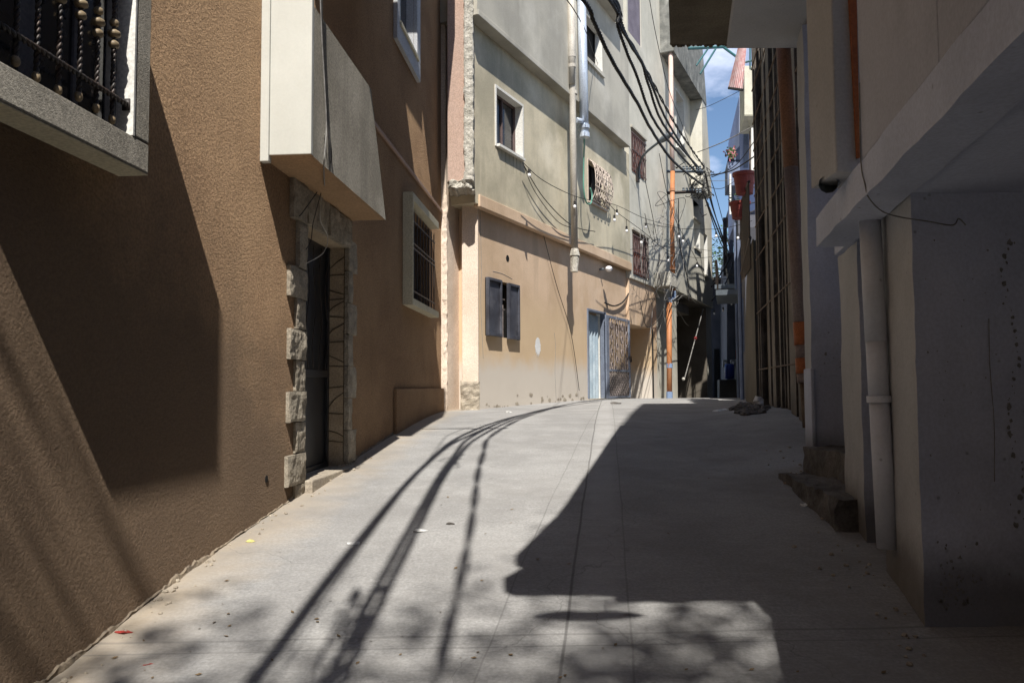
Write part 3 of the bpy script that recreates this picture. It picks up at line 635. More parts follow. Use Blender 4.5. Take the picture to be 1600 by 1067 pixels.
# dark steel shutters, ground floor
a, b, c, d = hw; w_ = (b-a)
so = MB().pbox(PB, a, b, c, d, -.19, -.17).build('window', M['black'], bb)
la = MB(); la.pbox(PB, a-.03, a+w_*.40, c, d, .03, .055)
for q in ((a-.03, a+.01, c, d), (a+w_*.37, a+w_*.40, c, d), (a+.01, a+w_*.37, d-.05, d), (a+.01, a+w_*.37, c, c+.06)): la.pbox(PB, *q, .056, .10)
la.build('shutter', M['shutter'], so, bb, bevel=.004)
lb = MB(); lb.pbox(PB, a+w_*.64, b+.02, c-.02, d-.01, .03, .055)
for q in ((a+w_*.64, a+w_*.70, c-.02, d-.01), (b-.02, b+.02, c-.02, d-.01), (a+w_*.70, b-.02, d-.06, d-.01), (a+w_*.70, b-.02, c-.02, c+.06)): lb.pbox(PB, *q, .056, .09)
lb.build('shutter', M['shutter'], so, bb, bevel=.004)
g = MB()
for k in range(4): yy = a+w_*(.42+.06*k); g.tube([PB.pt(yy, c, -.03), PB.pt(yy, d-.35-.1*(k % 2), -.03)], .011, 5)
for h in ((c+d)/2, (c+d)/2+.2): g.pbox(PB, a+w_*.38, a+w_*.66, h, h+.02, -.04, -.02)
for hh in (c+.3, c+.55, d-.5):
    ctr = PB.pt(a+w_*.52, hh, -.03); g.tube([ctr+Vector((.44, .9, 0))*.07*math.cos(u)+Vector((0, 0, .08*math.sin(u))) for u in fr(0, 6.28, .5)], .008, 4)
g.build('grille', M['gatebars'], so, bb)
MB().tube([PB.pt(*PB.px(793, 404), -.001), PB.pt(*PB.px(793, 404), .004)], .07, 10).build('wall_hole', M['black'], bb)
for W_, p_ in ((wb1, B1), (wb2, B2)):
    mb = MB()
    for q in range(7):
        y_ = W_[0]+(W_[1]-W_[0])*(q+.3)/7; L_ = random.uniform(.15, .6); mb.poly([PB.pt(y_, W_[2]-.06, p_+.0035), PB.pt(y_+random.uniform(.02, .05), W_[2]-.06, p_+.0035), PB.pt(y_+.015, W_[2]-.06-L_, p_+.0035)])
    mb.build('drip_stain', M['drip'], bb)
# bare render patches and cracks at the foot of the wall
mb = MB()
for q in range(34):
    y_ = random.uniform(15.0, 19.6); g2_ = G(1, y_)+abs(random.gauss(0, .08)); r_ = random.uniform(.01, .05)
    mb.poly([PB.pt(y_+r_*random.uniform(.6, 1.2)*1.6*math.cos(a_), g2_+r_*random.uniform(.5, 1.1)*math.sin(a_), .004+.0001*q) for a_ in fr(0, 5.6, .7)])
mb.build('bare_render', M['rubble'], bb)
mb = MB()
for (pp) in (((750, 330), (752, 420), (751, 470), (755, 560)), ((866, 520), (868, 545), (867, 580), (869, 625)), ((770, 424), (785, 428), (800, 436)), ((1000, 470), (1003, 500), (1001, 515))):
    mb.tube(smoothpath([on(x, y, .0 if x < 985 else .08, PB) for x, y in pp], 5), .005, 4)
mb.build('plaster_crack', M['chip'], bb)
# white paint splash
c_ = PB.px(840, 541); pts = []
for k in range(26):
    an = 2*math.pi*k/26; r = (.085+.02*noise.noise(Vector((k*.9, 0, 0)))) ; hz = .19 if math.sin(an) > 0 else .24
    if math.sin(an) < -.3 and k % 2: hz = .15
    pts.append(PB.pt(c_[0]+r*1.5*math.cos(an), c_[1]+hz*math.sin(an), .006))
MB().poly(pts).build('paint_splash', M['whitepaint'], bb)
# doorway with curtain, ironwork gate leaf folded on the wall
a, b, c, d = dd_; g_ = G(2, 19.8)
do = MB(); do.pbox(PB, a, a+.06, g_-.05, d, -.12, .03).pbox(PB, a+.06, b, d-.05, d, -.12, .03).pbox(PB, b-.07, b, g_-.05, d-.05, -.12, .02)
dfr = do.build('door_frame', M['bluegate'], bb, bevel=.004)
cu = MB(); n = 40
for k in range(n):
    y0_, y1_ = a+.06+(b-a-.14)*k/n, a+.06+(b-a-.14)*(k+1)/n
    p0_ = -.17+.03*math.sin(k*.9); p1_ = -.17+.03*math.sin((k+1)*.9)
    cu.quad(PB.pt(y0_, g_, p0_), PB.pt(y1_, g_, p1_), PB.pt(y1_, d-.1, p1_), PB.pt(y0_, d-.1, p0_))
cu.build('curtain', M['curtain'], dfr, bb, smooth=True)
MB().pbox(PB, a-.05, b+.05, -1, g_+.02, -.2, .06).build('threshold', M['rubble'], dfr, bb)
ga, gb = PB.px(947, 560, .08)[0], PB.px(984, 560, .08)[0]; gt = PB.px(965, 496, .08)[1]; gl = G(3, 21.5)+.02
ge = MB(); t = .07
ge.pbox(PB, ga, ga+.18, gl, gt, .06, .10).pbox(PB, gb-t, gb, gl, gt, .06, .10).pbox(PB, ga+.18, gb-t, gt-t, gt, .06, .10).pbox(PB, ga+.18, gb-t, gl, gl+.05, .06, .10)
gm = gl+(gt-gl)*.34; ge.pbox(PB, ga+.18, gb-t, gm-.03, gm+.02, .06, .10)
gate = ge.build('gate_leaf', M['bluegate'], bb, bevel=.003); gate['label'] = 'blue grey ironwork gate leaf folded back beside the doorway'
gs = MB(); y0_, y1_ = ga+.18, gb-t
for k in range(9): yy = y0_+(y1_-y0_)*(k+.5)/9; gs.pbox(PB, yy-.012, yy+.012, gm, gt-t, .07, .09)
for r_ in range(4):
    for k in range(4):
        ctr = PB.pt(y0_+(y1_-y0_)*(k+.5)/4, gm+(gt-gm)*(r_+.5)/4+(.08 if k % 2 else -.08), .095)
        gs.tube([ctr+Vector((.44, .9, 0))*(.09-.009*u)*math.cos(u)+Vector((0, 0, (.13-.012*u)*math.sin(u))) for u in fr(0, 8, .6)], .014, 4)
W_ = y1_-y0_; H_ = gm-gl; st = .13
def clipd(x0, sgn):
    a_ = []; 
    for t in fr(0, 1, .02):
        yy = x0+sgn*t*H_*1.0; 
        if 0 <= yy <= W_: a_.append((yy, t*H_))
    return a_
for k in range(-12, 24):
    for sgn in (1, -1):
        s = clipd(k*st, sgn)
        if len(s) > 2: gs.tube([PB.pt(y0_+s[0][0], gl+s[0][1], .08), PB.pt(y0_+s[-1][0], gl+s[-1][1], .08)], .011, 4)
gs.build('scrollwork', M['gatebars'], gate, bb)
MB().pbox(PB, gb-.09, gb+.01, -.0+(gl+gt)/2-.1, (gl+gt)/2+.06, .101, .14).build('lock', M['iron'], gate, bb)
# passage side: black thin pipe, white pillar face
MB().tube([PB.pt(pas[1]+.02, pas[3]-.02, .12), PB.pt(pas[1]+.02, -.42, .12)], .022, 6).build('thin_pipe', M['cable'], bb)
pr0 = PB.px(1012, 570, .1)[0]; pr1 = PB.px(1022, 570, .1)[0]
MB().pbox(PB, pas[1]+.06, pr1, -1, PB.px(1016, 520, .1)[1], B1-.059, B1-.05).build('white_patch', M['whitetrim'], bb)
MB().pbox(PB, PB.px(1026, 450, .2)[0], 25.6, PB.px(1036, 452, .2)[1], PB.px(1036, 430, .2)[1], B1, B1+.5).build('stub_ledge', M['rawc'], bb, bevel=.03)
# drain pipes of B
def pipe(pts, r, m, name, parent, root, collars=(), sides=12):
    o = MB().tube(pts, r, sides).build(name, m, parent, root, smooth=False)
    for pl in o.data.polygons: pl.use_smooth = len(pl.vertices) == 4
    if collars:
        c = MB()
        for q, q2 in collars: c.tube([q, q2], r*1.22, sides)
        c.build('collar', m, o, root)
    return o
yp, ht_ = PB.px(893, 20, B2+.10); yq, hq = PB.px(898, 392, B1+.3)
pA = PB.pt(PB.px(892.5, 10, .42)[0], ht_+.3, .42); pBt = PB.pt(PB.px(898, 390, .42)[0], PB.px(898, 390, .42)[1], .42)
pipe([on(892, -30, .44), on(894, 90, .44), on(895, 200, .42), on(898, 392, .42)], .075, M['pvc'], 'drain_pipe', bb, bb, [(on(893.5, 83, .44), on(893.7, 90, .44)), (on(893.7, 101, .44), on(893.8, 106, .44)), (on(896, 143, .44), on(896, 148, .44))])
MB().tube([on(898, 389, .42), on(898, 400, .42)], [.085, .12], 10).tube([on(898, 400, .42), on(897, 425, .41)], [.10, .085], 10).build('pipe_funnel', M['rawc'], bb)
pipe([on(908, -30, .5), on(911, 100, .5), on(913, 214, .5)], .105, M['zinc'], 'metal_duct', bb, bb, [(on(912.6, 196, .5), on(912.8, 201, .5)), (on(912.9, 208, .5), on(913, 215, .5))])
pipe([on(900, 188, .46), on(912, 190, .5)], .06, M['zinc'], 'duct_branch', bb, bb)
pipe([on(893.5, 20, .44), on(893.5, 132, .44)], .078, M['pvc'], 'pipe_sleeve', bb, bb)
hs = thing('garden_hose', 'thin green hose hanging from metal duct beside cream window grille', 'hose', on(913, 215, .45))
MB().tube(smoothpath([on(913, 212, .45), on(912, 260, .4), on(912, 295, .38), on(916, 316, .38), on(923, 318, .38), on(925, 305, .36), on(922, 294, .34)], 8), .02, 6).build('hose_line', M['hose'], hs, smooth=True)
wl = thing('wall_lamp', 'small white wall lamp under the first ledge of the beige wall', 'lamp', on(937, 421, .02))
pw = on(937, 421, .02)
MB().tube([pw, pw+PB.n*.12], .03, 8).build('bracket', M['lampgrey'], wl); MB().ball(pw+PB.n*.22+Vector((.03, 0, 0)), .10, .075).build('bulb', M['bulb'], wl, smooth=True)
# orange pipe at the corner
op = PB; o1 = .45
pipe([on(1048, 75, o1), on(1049, 200, o1), on(1051, 268, o1)], .075, M['pinkpipe'], 'corner_pipe', bb, bb)
pipe([on(1051, 268, o1), on(1050, 350, o1), on(1052, 458, o1)], .075, M['orange'], 'corner_pipe', bb, bb, [(on(1050.5, 295, o1), on(1050.5, 299, o1)), (on(1051, 418, o1), on(1051, 422, o1))])
pipe(smoothpath([on(1052, 455, o1), on(1052, 466, o1), on(1047, 468, o1), on(1045.5, 474, o1)], 5), .085, M['bluejoint'], 'pipe_elbow', bb, bb)
pipe([on(1045.5, 473, o1), on(1046, 624, o1)], .085, M['orange'], 'lower_pipe', bb, bb)
MB().tube([on(1046, 568, o1), on(1046, 575, o1)], .10, 10).tube([on(1046, 612, o1), on(1046, 625, o1)], .10, 10).build('pipe_joint', M['bluejoint'], bb)
# ================================================================== GARAGE BUILDING (C)
bc = thing('garage_building', 'pale cement house past the orange pipe with open ground floor garage', 'building', (6, 29, 0))
gy0 = PC.px(1057, 500, 0)[0]; gy1 = PC.px(1103, 500, 0)[0]; gh = PC.px(1080, 470, 0)[1]+.05
cend = PC.px(1112, 540, 0)[0]
o = holewall(PC, 25.25, cend, -1.6, gh+.02, 0, [(gy0, gy1, -1.6, gh-.05, 2.5, M['farwarm'])], .3, 'ground_wall', M['render_pale'], bc, back=-6)
MB().quad(PC.pt(gy0, -1.6, -2.45), PC.pt(gy1, -1.6, -2.45), PC.pt(gy1, gh, -2.45), PC.pt(gy0, gh, -2.45)).build('garage_back', M['farwarm'], bc)
ho = MB(); hy = gy0+.04
pr = [(0, 0)]
for k in range(30):
    h = -.5+k*.12; ho.pbox(PC, gy0+.01, gy0+1.3, h, h+.10, -.5, -.44)
ho.build('rolling_shutter', M['metergrey'], bc)
MB().pbox(PC, gy0+.01, gy0+2.4, gh-.6, gh-.25, -.6, -.1).build('shutter_housing', M['farwarm'], bc, bevel=.02)
# upper storeys: outline slants back at the far end
xe = [(gh+.02, cend), (5.0, PC.px(1108, 400, 0)[0]), (9, PC.px(1102, 260, .35)[0]), (13.5, PC.px(1086, 90, .35)[0]-.2)]
U = .12
hA = PC.px(1060, 104, U)[1]; 
nar = []
for (x0_, x1_, y0_, y1_) in ((1083, 1092, 300, 342), (1084, 1093, 347, 388), (1099.5, 1105, 366, 430)):
    a = PC.px(x0_, y0_, U)[0]; b = PC.px(x1_, y0_, U)[0]; c = PC.px((x0_+x1_)/2, y1_, U)[1]; d = PC.px((x0_+x1_)/2, y0_, U)[1]; nar.append((a, b, c, d))
wc = (PC.px(1056, 180, U)[0], PC.px(1068, 190, U)[0], PC.px(1062, 235, U)[1], PC.px(1062, 150, U)[1])
ysp = [26.3, wc[0], wc[1], nar[0][0], nar[0][1], nar[2][0], nar[2][1], cend]
hx = 7.2
holewall(PC, 26.3, cend-.1, gh+.02, hx, U, [(*q, .3, M['whitetrim']) for q in nar], .3, 'upper_wall', M['render_pale'], bc, back=-6)
holewall(PC, 26.3, PC.px(1102, 250, U)[0], hx, 11.0, U-.004, [(*wc, .3, M['whitetrim'])], .3, 'upper_wall', M['render_pale'], bc, back=-6)
for q in nar:
    f = MB().pbox(PC, q[0], q[1], q[2], q[3], U-.3, U-.26).build('window', M['glass'], bc)
    MB().pbox(PC, q[0]-.05, q[1]+.05, q[2]-.08, q[2]-.002, U+.001, U+.06).build('sill', M['render_grey'], f, bc)
panes(PC, wc, U, .26, fm=M['whitetrim'], trim=.05)
# roof parapet with deep soffit
ta = PC.px(1051, 86, .55)[0]; MB().prism(PC, [(25.9, 11.0), (31.0, 11.0), (30.3, 13.5), (25.9, 13.5)], -4, .6).build('roof_parapet', M['lichengrey'], bc, bevel=.03)
MB().prism(PC, [(30.1, 7.5), (31.8, 7.5), (31.0, 11.0), (30.3, 11.0)], U, .58).build('side_fin', M['render_pale'], bc, bevel=.02)
pole = thing('leaning_pole', 'thin white pole with red patch leaning inside the open garage', 'pole', PC.pt(gy0+.8, -.4, 0))
pa, pb_ = on(1070, 590, .1, PC), on(1099, 482, .1, PC)
MB().tube([pa, pb_], .019, 6).build('rod', M['cablegrey'], pole); MB().tube([pa.lerp(pb_, .52), pa.lerp(pb_, .55)], .06, 6).build('red_patch', M['redcloth'], pole)
MB().ball(on(1068, 592, .1, PC), .06).build('rod_foot', M['cablewhite'], pole)
# ================================================================== RIGHT BUILDING
rb = thing('white_building', 'shaded white limewashed building with low balcony along the right edge', 'building', (2.5, 5, 0))
def rough_box(mb, c, amp, fr_, seed=0, n=8):
    """closed box c=(x0,x1,y0,y1,h0,h1) with broken surface"""
    x0, x1, y0, y1, z0, z1 = c; z0 += E; z1 += E
    def f(o_, u, v, nu, nv):
        i = len(mb.v)
        for a in range(nu+1):
            for b in range(nv+1):
                p = Vector(o_)+Vector(u)*a/nu+Vector(v)*b/nv
                q = Vector([noise.noise(p*fr_+Vector((seed+7*k, 3*k, 0)))+.5*noise.noise(p*fr_*2.5+Vector((seed, 5*k, 0))) for k in range(3)])
                mb.v.append(p+q*amp)
        for a in range(nu):
            for b in range(nv):
                A = i+a*(nv+1)+b; mb.f.append((A, A+nv+1, A+nv+2, A+1))
    dx, dy, dz = x1-x0, y1-y0, z1-z0
    f((x0, y0, z0), (dx, 0, 0), (0, 0, dz), n, n); f((x0, y1, z0), (dx, 0, 0), (0, 0, dz), n, n)
    f((x0, y0, z0), (0, dy, 0), (0, 0, dz), n, n); f((x1, y0, z0), (0, dy, 0), (0, 0, dz), n, n)
    f((x0, y0, z1), (dx, 0, 0), (0, dy, 0), n, n)
    return mb
def rwall(o0, o1, y0, y1, h0, h1, name, amp=.009, fr_=3.5, n=40, side='creambounce', main='whitewall', seed=0):
    mb = rough_box(MB(), (o0, o1, y0, y1, h0, h1), amp, fr_, seed, n)
    x0, x1, z0, z1 = o0, o1, h0+E, h1+E; i = len(mb.v)           # underside
    for a in range(n+1):
        for b in range(n+1):
            p = Vector((x0+(x1-x0)*a/n, y0+(y1-y0)*b/n, z0)); q = Vector([noise.noise(p*fr_+Vector((seed+7*k, 3*k, 0)))+.5*noise.noise(p*fr_*2.5+Vector((seed, 5*k, 0))) for k in range(3)]); mb.v.append(p+q*amp)
    for a in range(n):
        for b in range(n): A = i+a*(n+1)+b; mb.f.append((A, A+n+1, A+n+2, A+1))
    # knocked corners on the lane side
    for k, v in enumerate(mb.v):
        e = min(abs(v.y-y0), abs(v.y-y1)); c = noise.noise(Vector((v.z*7, seed, 2)))
        mb.v[k] = Vector((v.x+.212*v.y, v.y, v.z))
    o = mb.build(name, M[main], rb)
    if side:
        o.data.materials.append(M[side])  # lane side faces carry the bounce tone as colour
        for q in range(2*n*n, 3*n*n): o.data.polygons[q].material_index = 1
    return o
rwall(1.23, 5, 4.2, 4.96, -2.2, 1.05, 'near_wall', n=70)
rwall(1.23, 5, 5.5, 6.15, -2.0, 1.0, 'middle_pillar', n=50, seed=3)
rwall(1.23, 5, 7.57, 7.98, -2.0, 3.5, 'far_pillar', n=60, seed=6)
m = MB(); rbox(m, 1.212, 1.25, 7.545, 7.975, -2.0, .17); m.build('pillar_base', M['whitewall'], rb, bevel=.01)
m = MB(); rbox(m, 4.6, 5, 4.96, 7.57, -2, 3.5); m.build('back_wall', M['whitewall'], rb)
rc = random.Random(11)
def chips(P3, spots, name, m, parent):
    mb = MB()
    for (x, z, r) in spots:
        pts = []
        for k in range(9):
            an = 2*math.pi*k/9; rr = r*rc.uniform(.5, 1.15); pts.append(P3(x+rr*math.cos(an), z+rr*1.3*math.sin(an)))
        mb.poly(pts)
    return mb.build(name, m, parent)
def nearf(x, z): return Vector((x, 4.2-.012, z+E))
sp_ = [(2.62+.03*math.sin(z_*9)+rc.uniform(-.02, .02), z_, rc.choice((.004, .007, .011, .016))) for z_ in [.75-.036*q for q in range(42)]]
sp_ += [(rc.uniform(2.16, 3.0), rc.uniform(-1.1, .9), rc.choice((.002, .003, .004, .006))) for q in range(70)]
sp_ += [(2.2+abs(rc.gauss(0, .12)), -1.15+abs(rc.gauss(0, .13)), rc.uniform(.002, .009)) for q in range(90)]
chips(nearf, sp_, 'chipped_spots', M['chip'], rb)
chips(lambda x, z: Vector((x, 7.57-.012, z+E)), [(rc.uniform(2.9, 3.5), rc.uniform(-.5, 3.2), rc.choice((.004, .006, .01, .015))) for q in range(40)], 'chipped_spots', M['chip'], rb)
MB().tube(smoothpath([nearf(2.505, .35), nearf(2.5, .1), nearf(2.51, -.2), nearf(2.50, -.5)], 5), .0022, 4).build('dangling_wire', M['cablegrey'], rb)
# low balcony slab and parapet
bsl = rwall(.97, 1.20, -.5, 5.64, .985, 1.19, 'balcony_slab', amp=.008, n=60, side=None, seed=9)
m = MB(); rbox(m, 1.2102, 5, -3, 6.2, 1.02, 1.18); rbox(m, .98, 1.2, -3, -.502, .99, 1.185); m.build('slab_soffit', M['whitewall'], rb)
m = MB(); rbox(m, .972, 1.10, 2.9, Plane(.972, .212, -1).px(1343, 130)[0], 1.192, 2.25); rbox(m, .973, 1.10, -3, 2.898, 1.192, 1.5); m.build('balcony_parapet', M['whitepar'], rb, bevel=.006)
dx0 = at_depth(1306, 250, 4.42).x; dx1 = at_depth(1346, 250, 4.42).x
m = MB(); m.box(dx0, dx1+.25, 4.42, 4.8, 1.195, 3.49); m.build('balcony_post', M['creambounce'], rb, bevel=.01)
ox = [at_depth(1324, 0, 4.40).x, at_depth(1342, 0, 4.40).x, at_depth(1343.5, 240, 4.40).x, at_depth(1339.5, 243, 4.40).x]
m = MB(); m.hexa([Vector((ox[3], 4.40, 1.27+E)), Vector((ox[2], 4.40, 1.27+E)), Vector((ox[2], 4.418, 1.27+E)), Vector((ox[3], 4.418, 1.27+E)), Vector((ox[0]-.01, 4.40, 3.3+E)), Vector((ox[1], 4.40, 3.3+E)), Vector((ox[1], 4.418, 3.3+E)), Vector((ox[0]-.01, 4.418, 3.3+E))]).build('orange_strip', M['orangetape'], rb)
# high slab over the lane
HS = at_depth(1095, 71, 8.2).z-E; HP = at_depth(1165, 77, 8.26).z-E
m = MB(); rbox(m, -.06, .53, 1.1, 8.2, HS, 3.72)
for ol in ([(-.061, 3.2), (-.08, 2.5), (-.061, 2.0)], [(-.061, 2.9), (-.17, 1.75), (-.15, 1.62), (-.061, 1.56)], [(-.061, 1.56), (-.10, 1.42), (-.15, 1.30), (-.12, 1.16), (-.061, 1.11)]):  # unseen edge bumps shaped for the slab's shadow outline
    n_ = len(ol); i_ = len(m.v); zz = HS+.003; m.v += [rq(a, b, zz) for a, b in ol]+[rq(a, b, 3.717) for a, b in ol]
    m.f.append(tuple(range(i_+n_-1, i_-1, -1))); m.f.append(tuple(range(i_+n_, i_+2*n_)))
    for k in range(n_): m.f.append((i_+k, i_+(k+1) % n_, i_+n_+(k+1) % n_, i_+n_+k))
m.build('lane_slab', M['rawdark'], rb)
m = MB(); rbox(m, .5302, 5, 1.0, 8.26, HP, 3.72); m.build('painted_slab', M['creambounce'], rb, bevel=.02)
m = MB(); rbox(m, 1.45, 6, .5, 8.2, 3.722, 11.4); rbox(m, 3.2, 9, -9, .49, 1.25, 9); rbox(m, 3.2, 9, -9, 4.1, -3.5, .97); m.build('upper_wall', M['whitewall'], rb)
m = MB(); hx_ = [(.28, .84), (.40, .80), (.72, .79), (.88, .84), (.74, .89), (.42, .90)]
m.v += [Vector((a, b, 3.52+E)) for a, b in hx_]+[Vector((a, b, 3.56+E)) for a, b in hx_]; m.f += [tuple(range(6)), tuple(range(11, 5, -1))]+[(k, (k+1) % 6, 6+(k+1) % 6, 6+k) for k in range(6)]
m.tube([Vector((.5, .85, 3.55+E)), Vector((.5, 1.02, 3.62+E))], .006, 4).tube([Vector((.7, .85, 3.55+E)), Vector((.7, 1.02, 3.62+E))], .006, 4); m.build('shadow_plate', M['rawdark'], rb)  # unseen plate added for its long shadow on the road
# crumbs hanging off the slab's far edge
m = MB()
for k in range(26):
    o_ = -.07+k*.026*1.0; c = rq(o_+.02, 8.2, HS+random.uniform(-.004, .02)); m.ball(c, random.uniform(.012, .03), None, 6, 4)
m.build('broken_slab_edge', M['rawdark'], rb)
# broken pipe stub
st_ = at_depth(1300, 282, 4.9)
m = MB(); m.tube([at_depth(1322, 275, 4.9), at_depth(1305, 276, 4.72), at_depth(1294, 288, 4.6)], [.045, .05, .055], 10, cap=False).build('pipe_stub', M['lampgrey'], rb, smooth=True)
# white downpipe
dp0, dp1 = at_depth(1359, 342, 4.78), at_depth(1386, 856, 4.75)
def dl_(t): return dp0.lerp(dp1, t)
pipe([dl_(0), dl_(.38)], .062, M['pvcwhite'], 'downpipe', rb, rb, sides=20); pipe([dl_(.38), dl_(.55)], .059, M['pvcwhite'], 'downpipe', rb, rb, sides=20)
pipe([dl_(.55), dl_(1)], .057, M['pvcwhite'], 'downpipe', rb, rb, [(dl_(.545), dl_(.565))], 20)
# cracks/wire on the parapet
def wire(name, label, pts, r, m, cat='cable', group=None, n=8, sides=6):
    pts = smoothpath(pts, n); o = thing(name, label, cat, pts[0], group); MB().tube(pts, r, sides).build('wire', m, o, smooth=True); return o
def onR(px, py, o):
    P = Plane(o, .212, -1); y_, h_ = P.px(px, py, .006); return P.pt(y_, h_, .006)
wire('thin_wire', 'thin grey wire sagging from balcony corner across the white near wall', [onR(1343, 130, .97), onR(1345, 250, .97), onR(1352, 290, .97), at_depth(1358, 310, 4.1), at_depth(1378, 330, 4.15), at_depth(1405, 339, 4.18), at_depth(1450, 346, 4.18), at_depth(1488, 352, 4.18), at_depth(1498, 342, 4.18), at_depth(1509, 352, 4.18)], .0035, M['cablegrey'])
# steps
stp = thing('concrete_steps', 'two worn broken concrete steps between the white pillars', 'steps', (2.6, 6.3, 0))
m = rough_box(MB(), (2.30, 3.6, 5.75, 7.5, -1.3, -.80), .03, 5.5, 3, 30); 
for k, v in enumerate(m.v): m.v[k] = v+Vector(((v.y-5.75)*.10, 0, 0))
m.build('lower_step', M['stepc'], stp)
rough_box(MB(), (2.72, 3.7, 6.25, 7.55, -1.2, -.56), .02, 6, 9, 24).build('upper_step', M['stepc'], stp)
# ================================================================== SLATTED SHEET WALL + brown pipe
PS = Plane(3.88-.1855*10.5, .1855, -1)
sw = thing('sheet_metal_wall', 'tall brown slatted sheet metal wall with horizontal rails beyond the far white pillar', 'fence', (4, 12, 0))
m = MB(); y = 8.4; k = 0
sl = MB()
while y < 15.1:
    w_ = random.choice((.14, .22, .3, .42, .5)); dp = random.uniform(-.07, .06); bot = G(4.3, y)-.03; tp = 6.2+random.uniform(-.1, .9)
    sl.pbox(PS, y, y+w_-.07, bot+random.uniform(0, .08), tp, dp, dp+.05)
    y += w_; k += 1
sl.build('slats', M['slat'], sw)
MB().pbox(PS, 8.4, 15.3, -1, 6.6, -.22, -.10).build('backing', M['black'], sw)
m = MB()
for h in (.3, 1.5, 2.5, 3.05, 3.6, 4.1, 4.6, 5.1, 5.6, 6.1): m.tube([PS.pt(8.6, h, .10), PS.pt(15.05, h+random.uniform(-.14, .14), .09)], .012, 6)
m.build('rails', M['rust'], sw)
MB().pbox(PS, 15.25, 15.4, -1, 7.2, -.2, .04).build('edge_post', M['slat'], sw)
MB().tube(smoothpath([at_depth(1195, 330, 14.3), at_depth(1192, 230, 14.3), at_depth(1196, 160, 14.3), at_depth(1206, 78, 14.3)], 5), .07, 8).build('vent_pipe', M['slat'], sw, smooth=True)
bp = thing('brown_drainpipe', 'orange brown drainpipe with orange bands beside the far white pillar', 'pipe', at_depth(1258, 655, 8.3))
q0, q1 = at_depth(1221, 30, 8.35), at_depth(1257, 598, 8.2)
ql = lambda t: q0.lerp(q1, t)
for t0, t1, mm in ((0, .42, 'rustorange'), (.42, .84, 'greypipe'), (.9, .935, 'greypipe'), (.975, 1, 'greypipe')):
    pipe([ql(t0), ql(t1)], .073, M[mm], 'pipe_length', bp, bp, sides=16)
for t0, t1 in ((.84, .90), (.935, .975)): pipe([ql(t0), ql(t1)], .077, M['orangetape'], 'pipe_band', bp, bp, sides=16)
pipe([ql(1), at_depth(1262, 668, 8.15)], .05, M['rust'], 'pipe_foot', bp, bp)
# ================================================================== CREAM YARD WALL, RAILING, POTS
yw = thing('yard_wall', 'tan plastered wall curving up to a railed terrace beyond the slatted sheets', 'wall', (5, 18, 0))
PY = Plane(4.86-.205*16.2, .205, -1)
yz = 23.5
hA_ = PY.px(1196, 398)[1]
pr = [(16.3, -1.2), (yz, -1.4)]+[(yz-1.0*math.sin(t*1.57), -.3+(2.35)*(1-math.cos(t*1.57))) for t in fr(0, 1, .1)]+[(20.6, 2.6), (16.3, 2.85)]
pr = [(15.45, -1.2), (17.9, -1.4), (17.75, .2), (17.5, 1.3), (17.1, 2.1), (16.5, 2.6), (16.0, 2.8), (15.45, 2.85)]
MB().prism(PY, pr, -1.2, .0).build('wall_body', M['yardwall'], yw, bevel=.03)
rl = thing('terrace_railing', 'dark iron railing on top of the tan yard wall', 'railing', PY.pt(17, 2.85, 0))
m = MB()
for k in range(22): yy = 15.5+k*.10; m.tube([PY.pt(yy, 2.3, .05), PY.pt(yy, 4.0, .05)], .014, 5)
m.build('balusters', M['iron'], rl)
MB().tube([PY.pt(15.45, 4.0, .05), PY.pt(17.7, 4.0, .05)], .03, 6).tube([PY.pt(15.45, 2.9, .05), PY.pt(17.7, 2.5, .05)], .03, 6).build('handrail', M['iron'], rl)
def pot(cx, cy, Y, wpx, hpx, label, leaves):
    c = at_depth(cx, cy, Y); r = wpx/2/F*Y; h = hpx/F*Y
    o = thing('flower_pot', label, 'flower pot', c, 'pots hanging on the railing')
    MB().lathe(c, [(.001, -h/2), (r*.70, -h/2), (r*.78, -h*.05), (r*.82, -h*.04), (r*.82, -.0), (r*.88, h*.34), (r*.98, h*.35), (r, h*.5), (r*.92, h*.5), (r*.85, h*.36), (.001, h*.36)], 24).build('pot_body', M['terracotta'], o, smooth=False)
    MB().lathe(c, [(.001, h*.38), (r*.84, h*.38)], 16).build('soil', M['soil'], o)
    m = MB(); m.tube([c+Vector((r*.9, 0, h*.42)), c+Vector((r*1.6, .1, h*.55))], .012, 5).tube([c+Vector((r*.75, 0, -h*.2)), c+Vector((r*1.6, .1, h*.1))], .012, 5); m.build('hook', M['iron'], o)
    if leaves:
        m = MB()
        for k in range(90):
            p = c+Vector((random.uniform(-r, r)*.9, random.uniform(-r, r)*.5, h*.45+random.random()**1.5*.28)); a = random.uniform(0, 6.3); s_ = random.uniform(.02, .045)
            u = Vector((math.cos(a), math.sin(a)*.4, random.uniform(-.6, .9)))*s_; v_ = Vector((-math.sin(a), math.cos(a), random.uniform(-.4, .6)))*s_*.55
            m.quad(p-u, p+v_, p+u, p-v_)
        m.build('plant', M['leaf'], o)
    return o
pot(1163, 287, 16.2, 37, 34, 'upper red plastic pot hanging on the terrace railing', False)
pot(1156, 329, 17.2, 34, 26, 'lower red plastic pot with small green plant on the railing', True)
pot(1190, 205, 15.95, 9, 8, 'tiny dark pot up on the rail edge by the slatted wall', False) if False else None
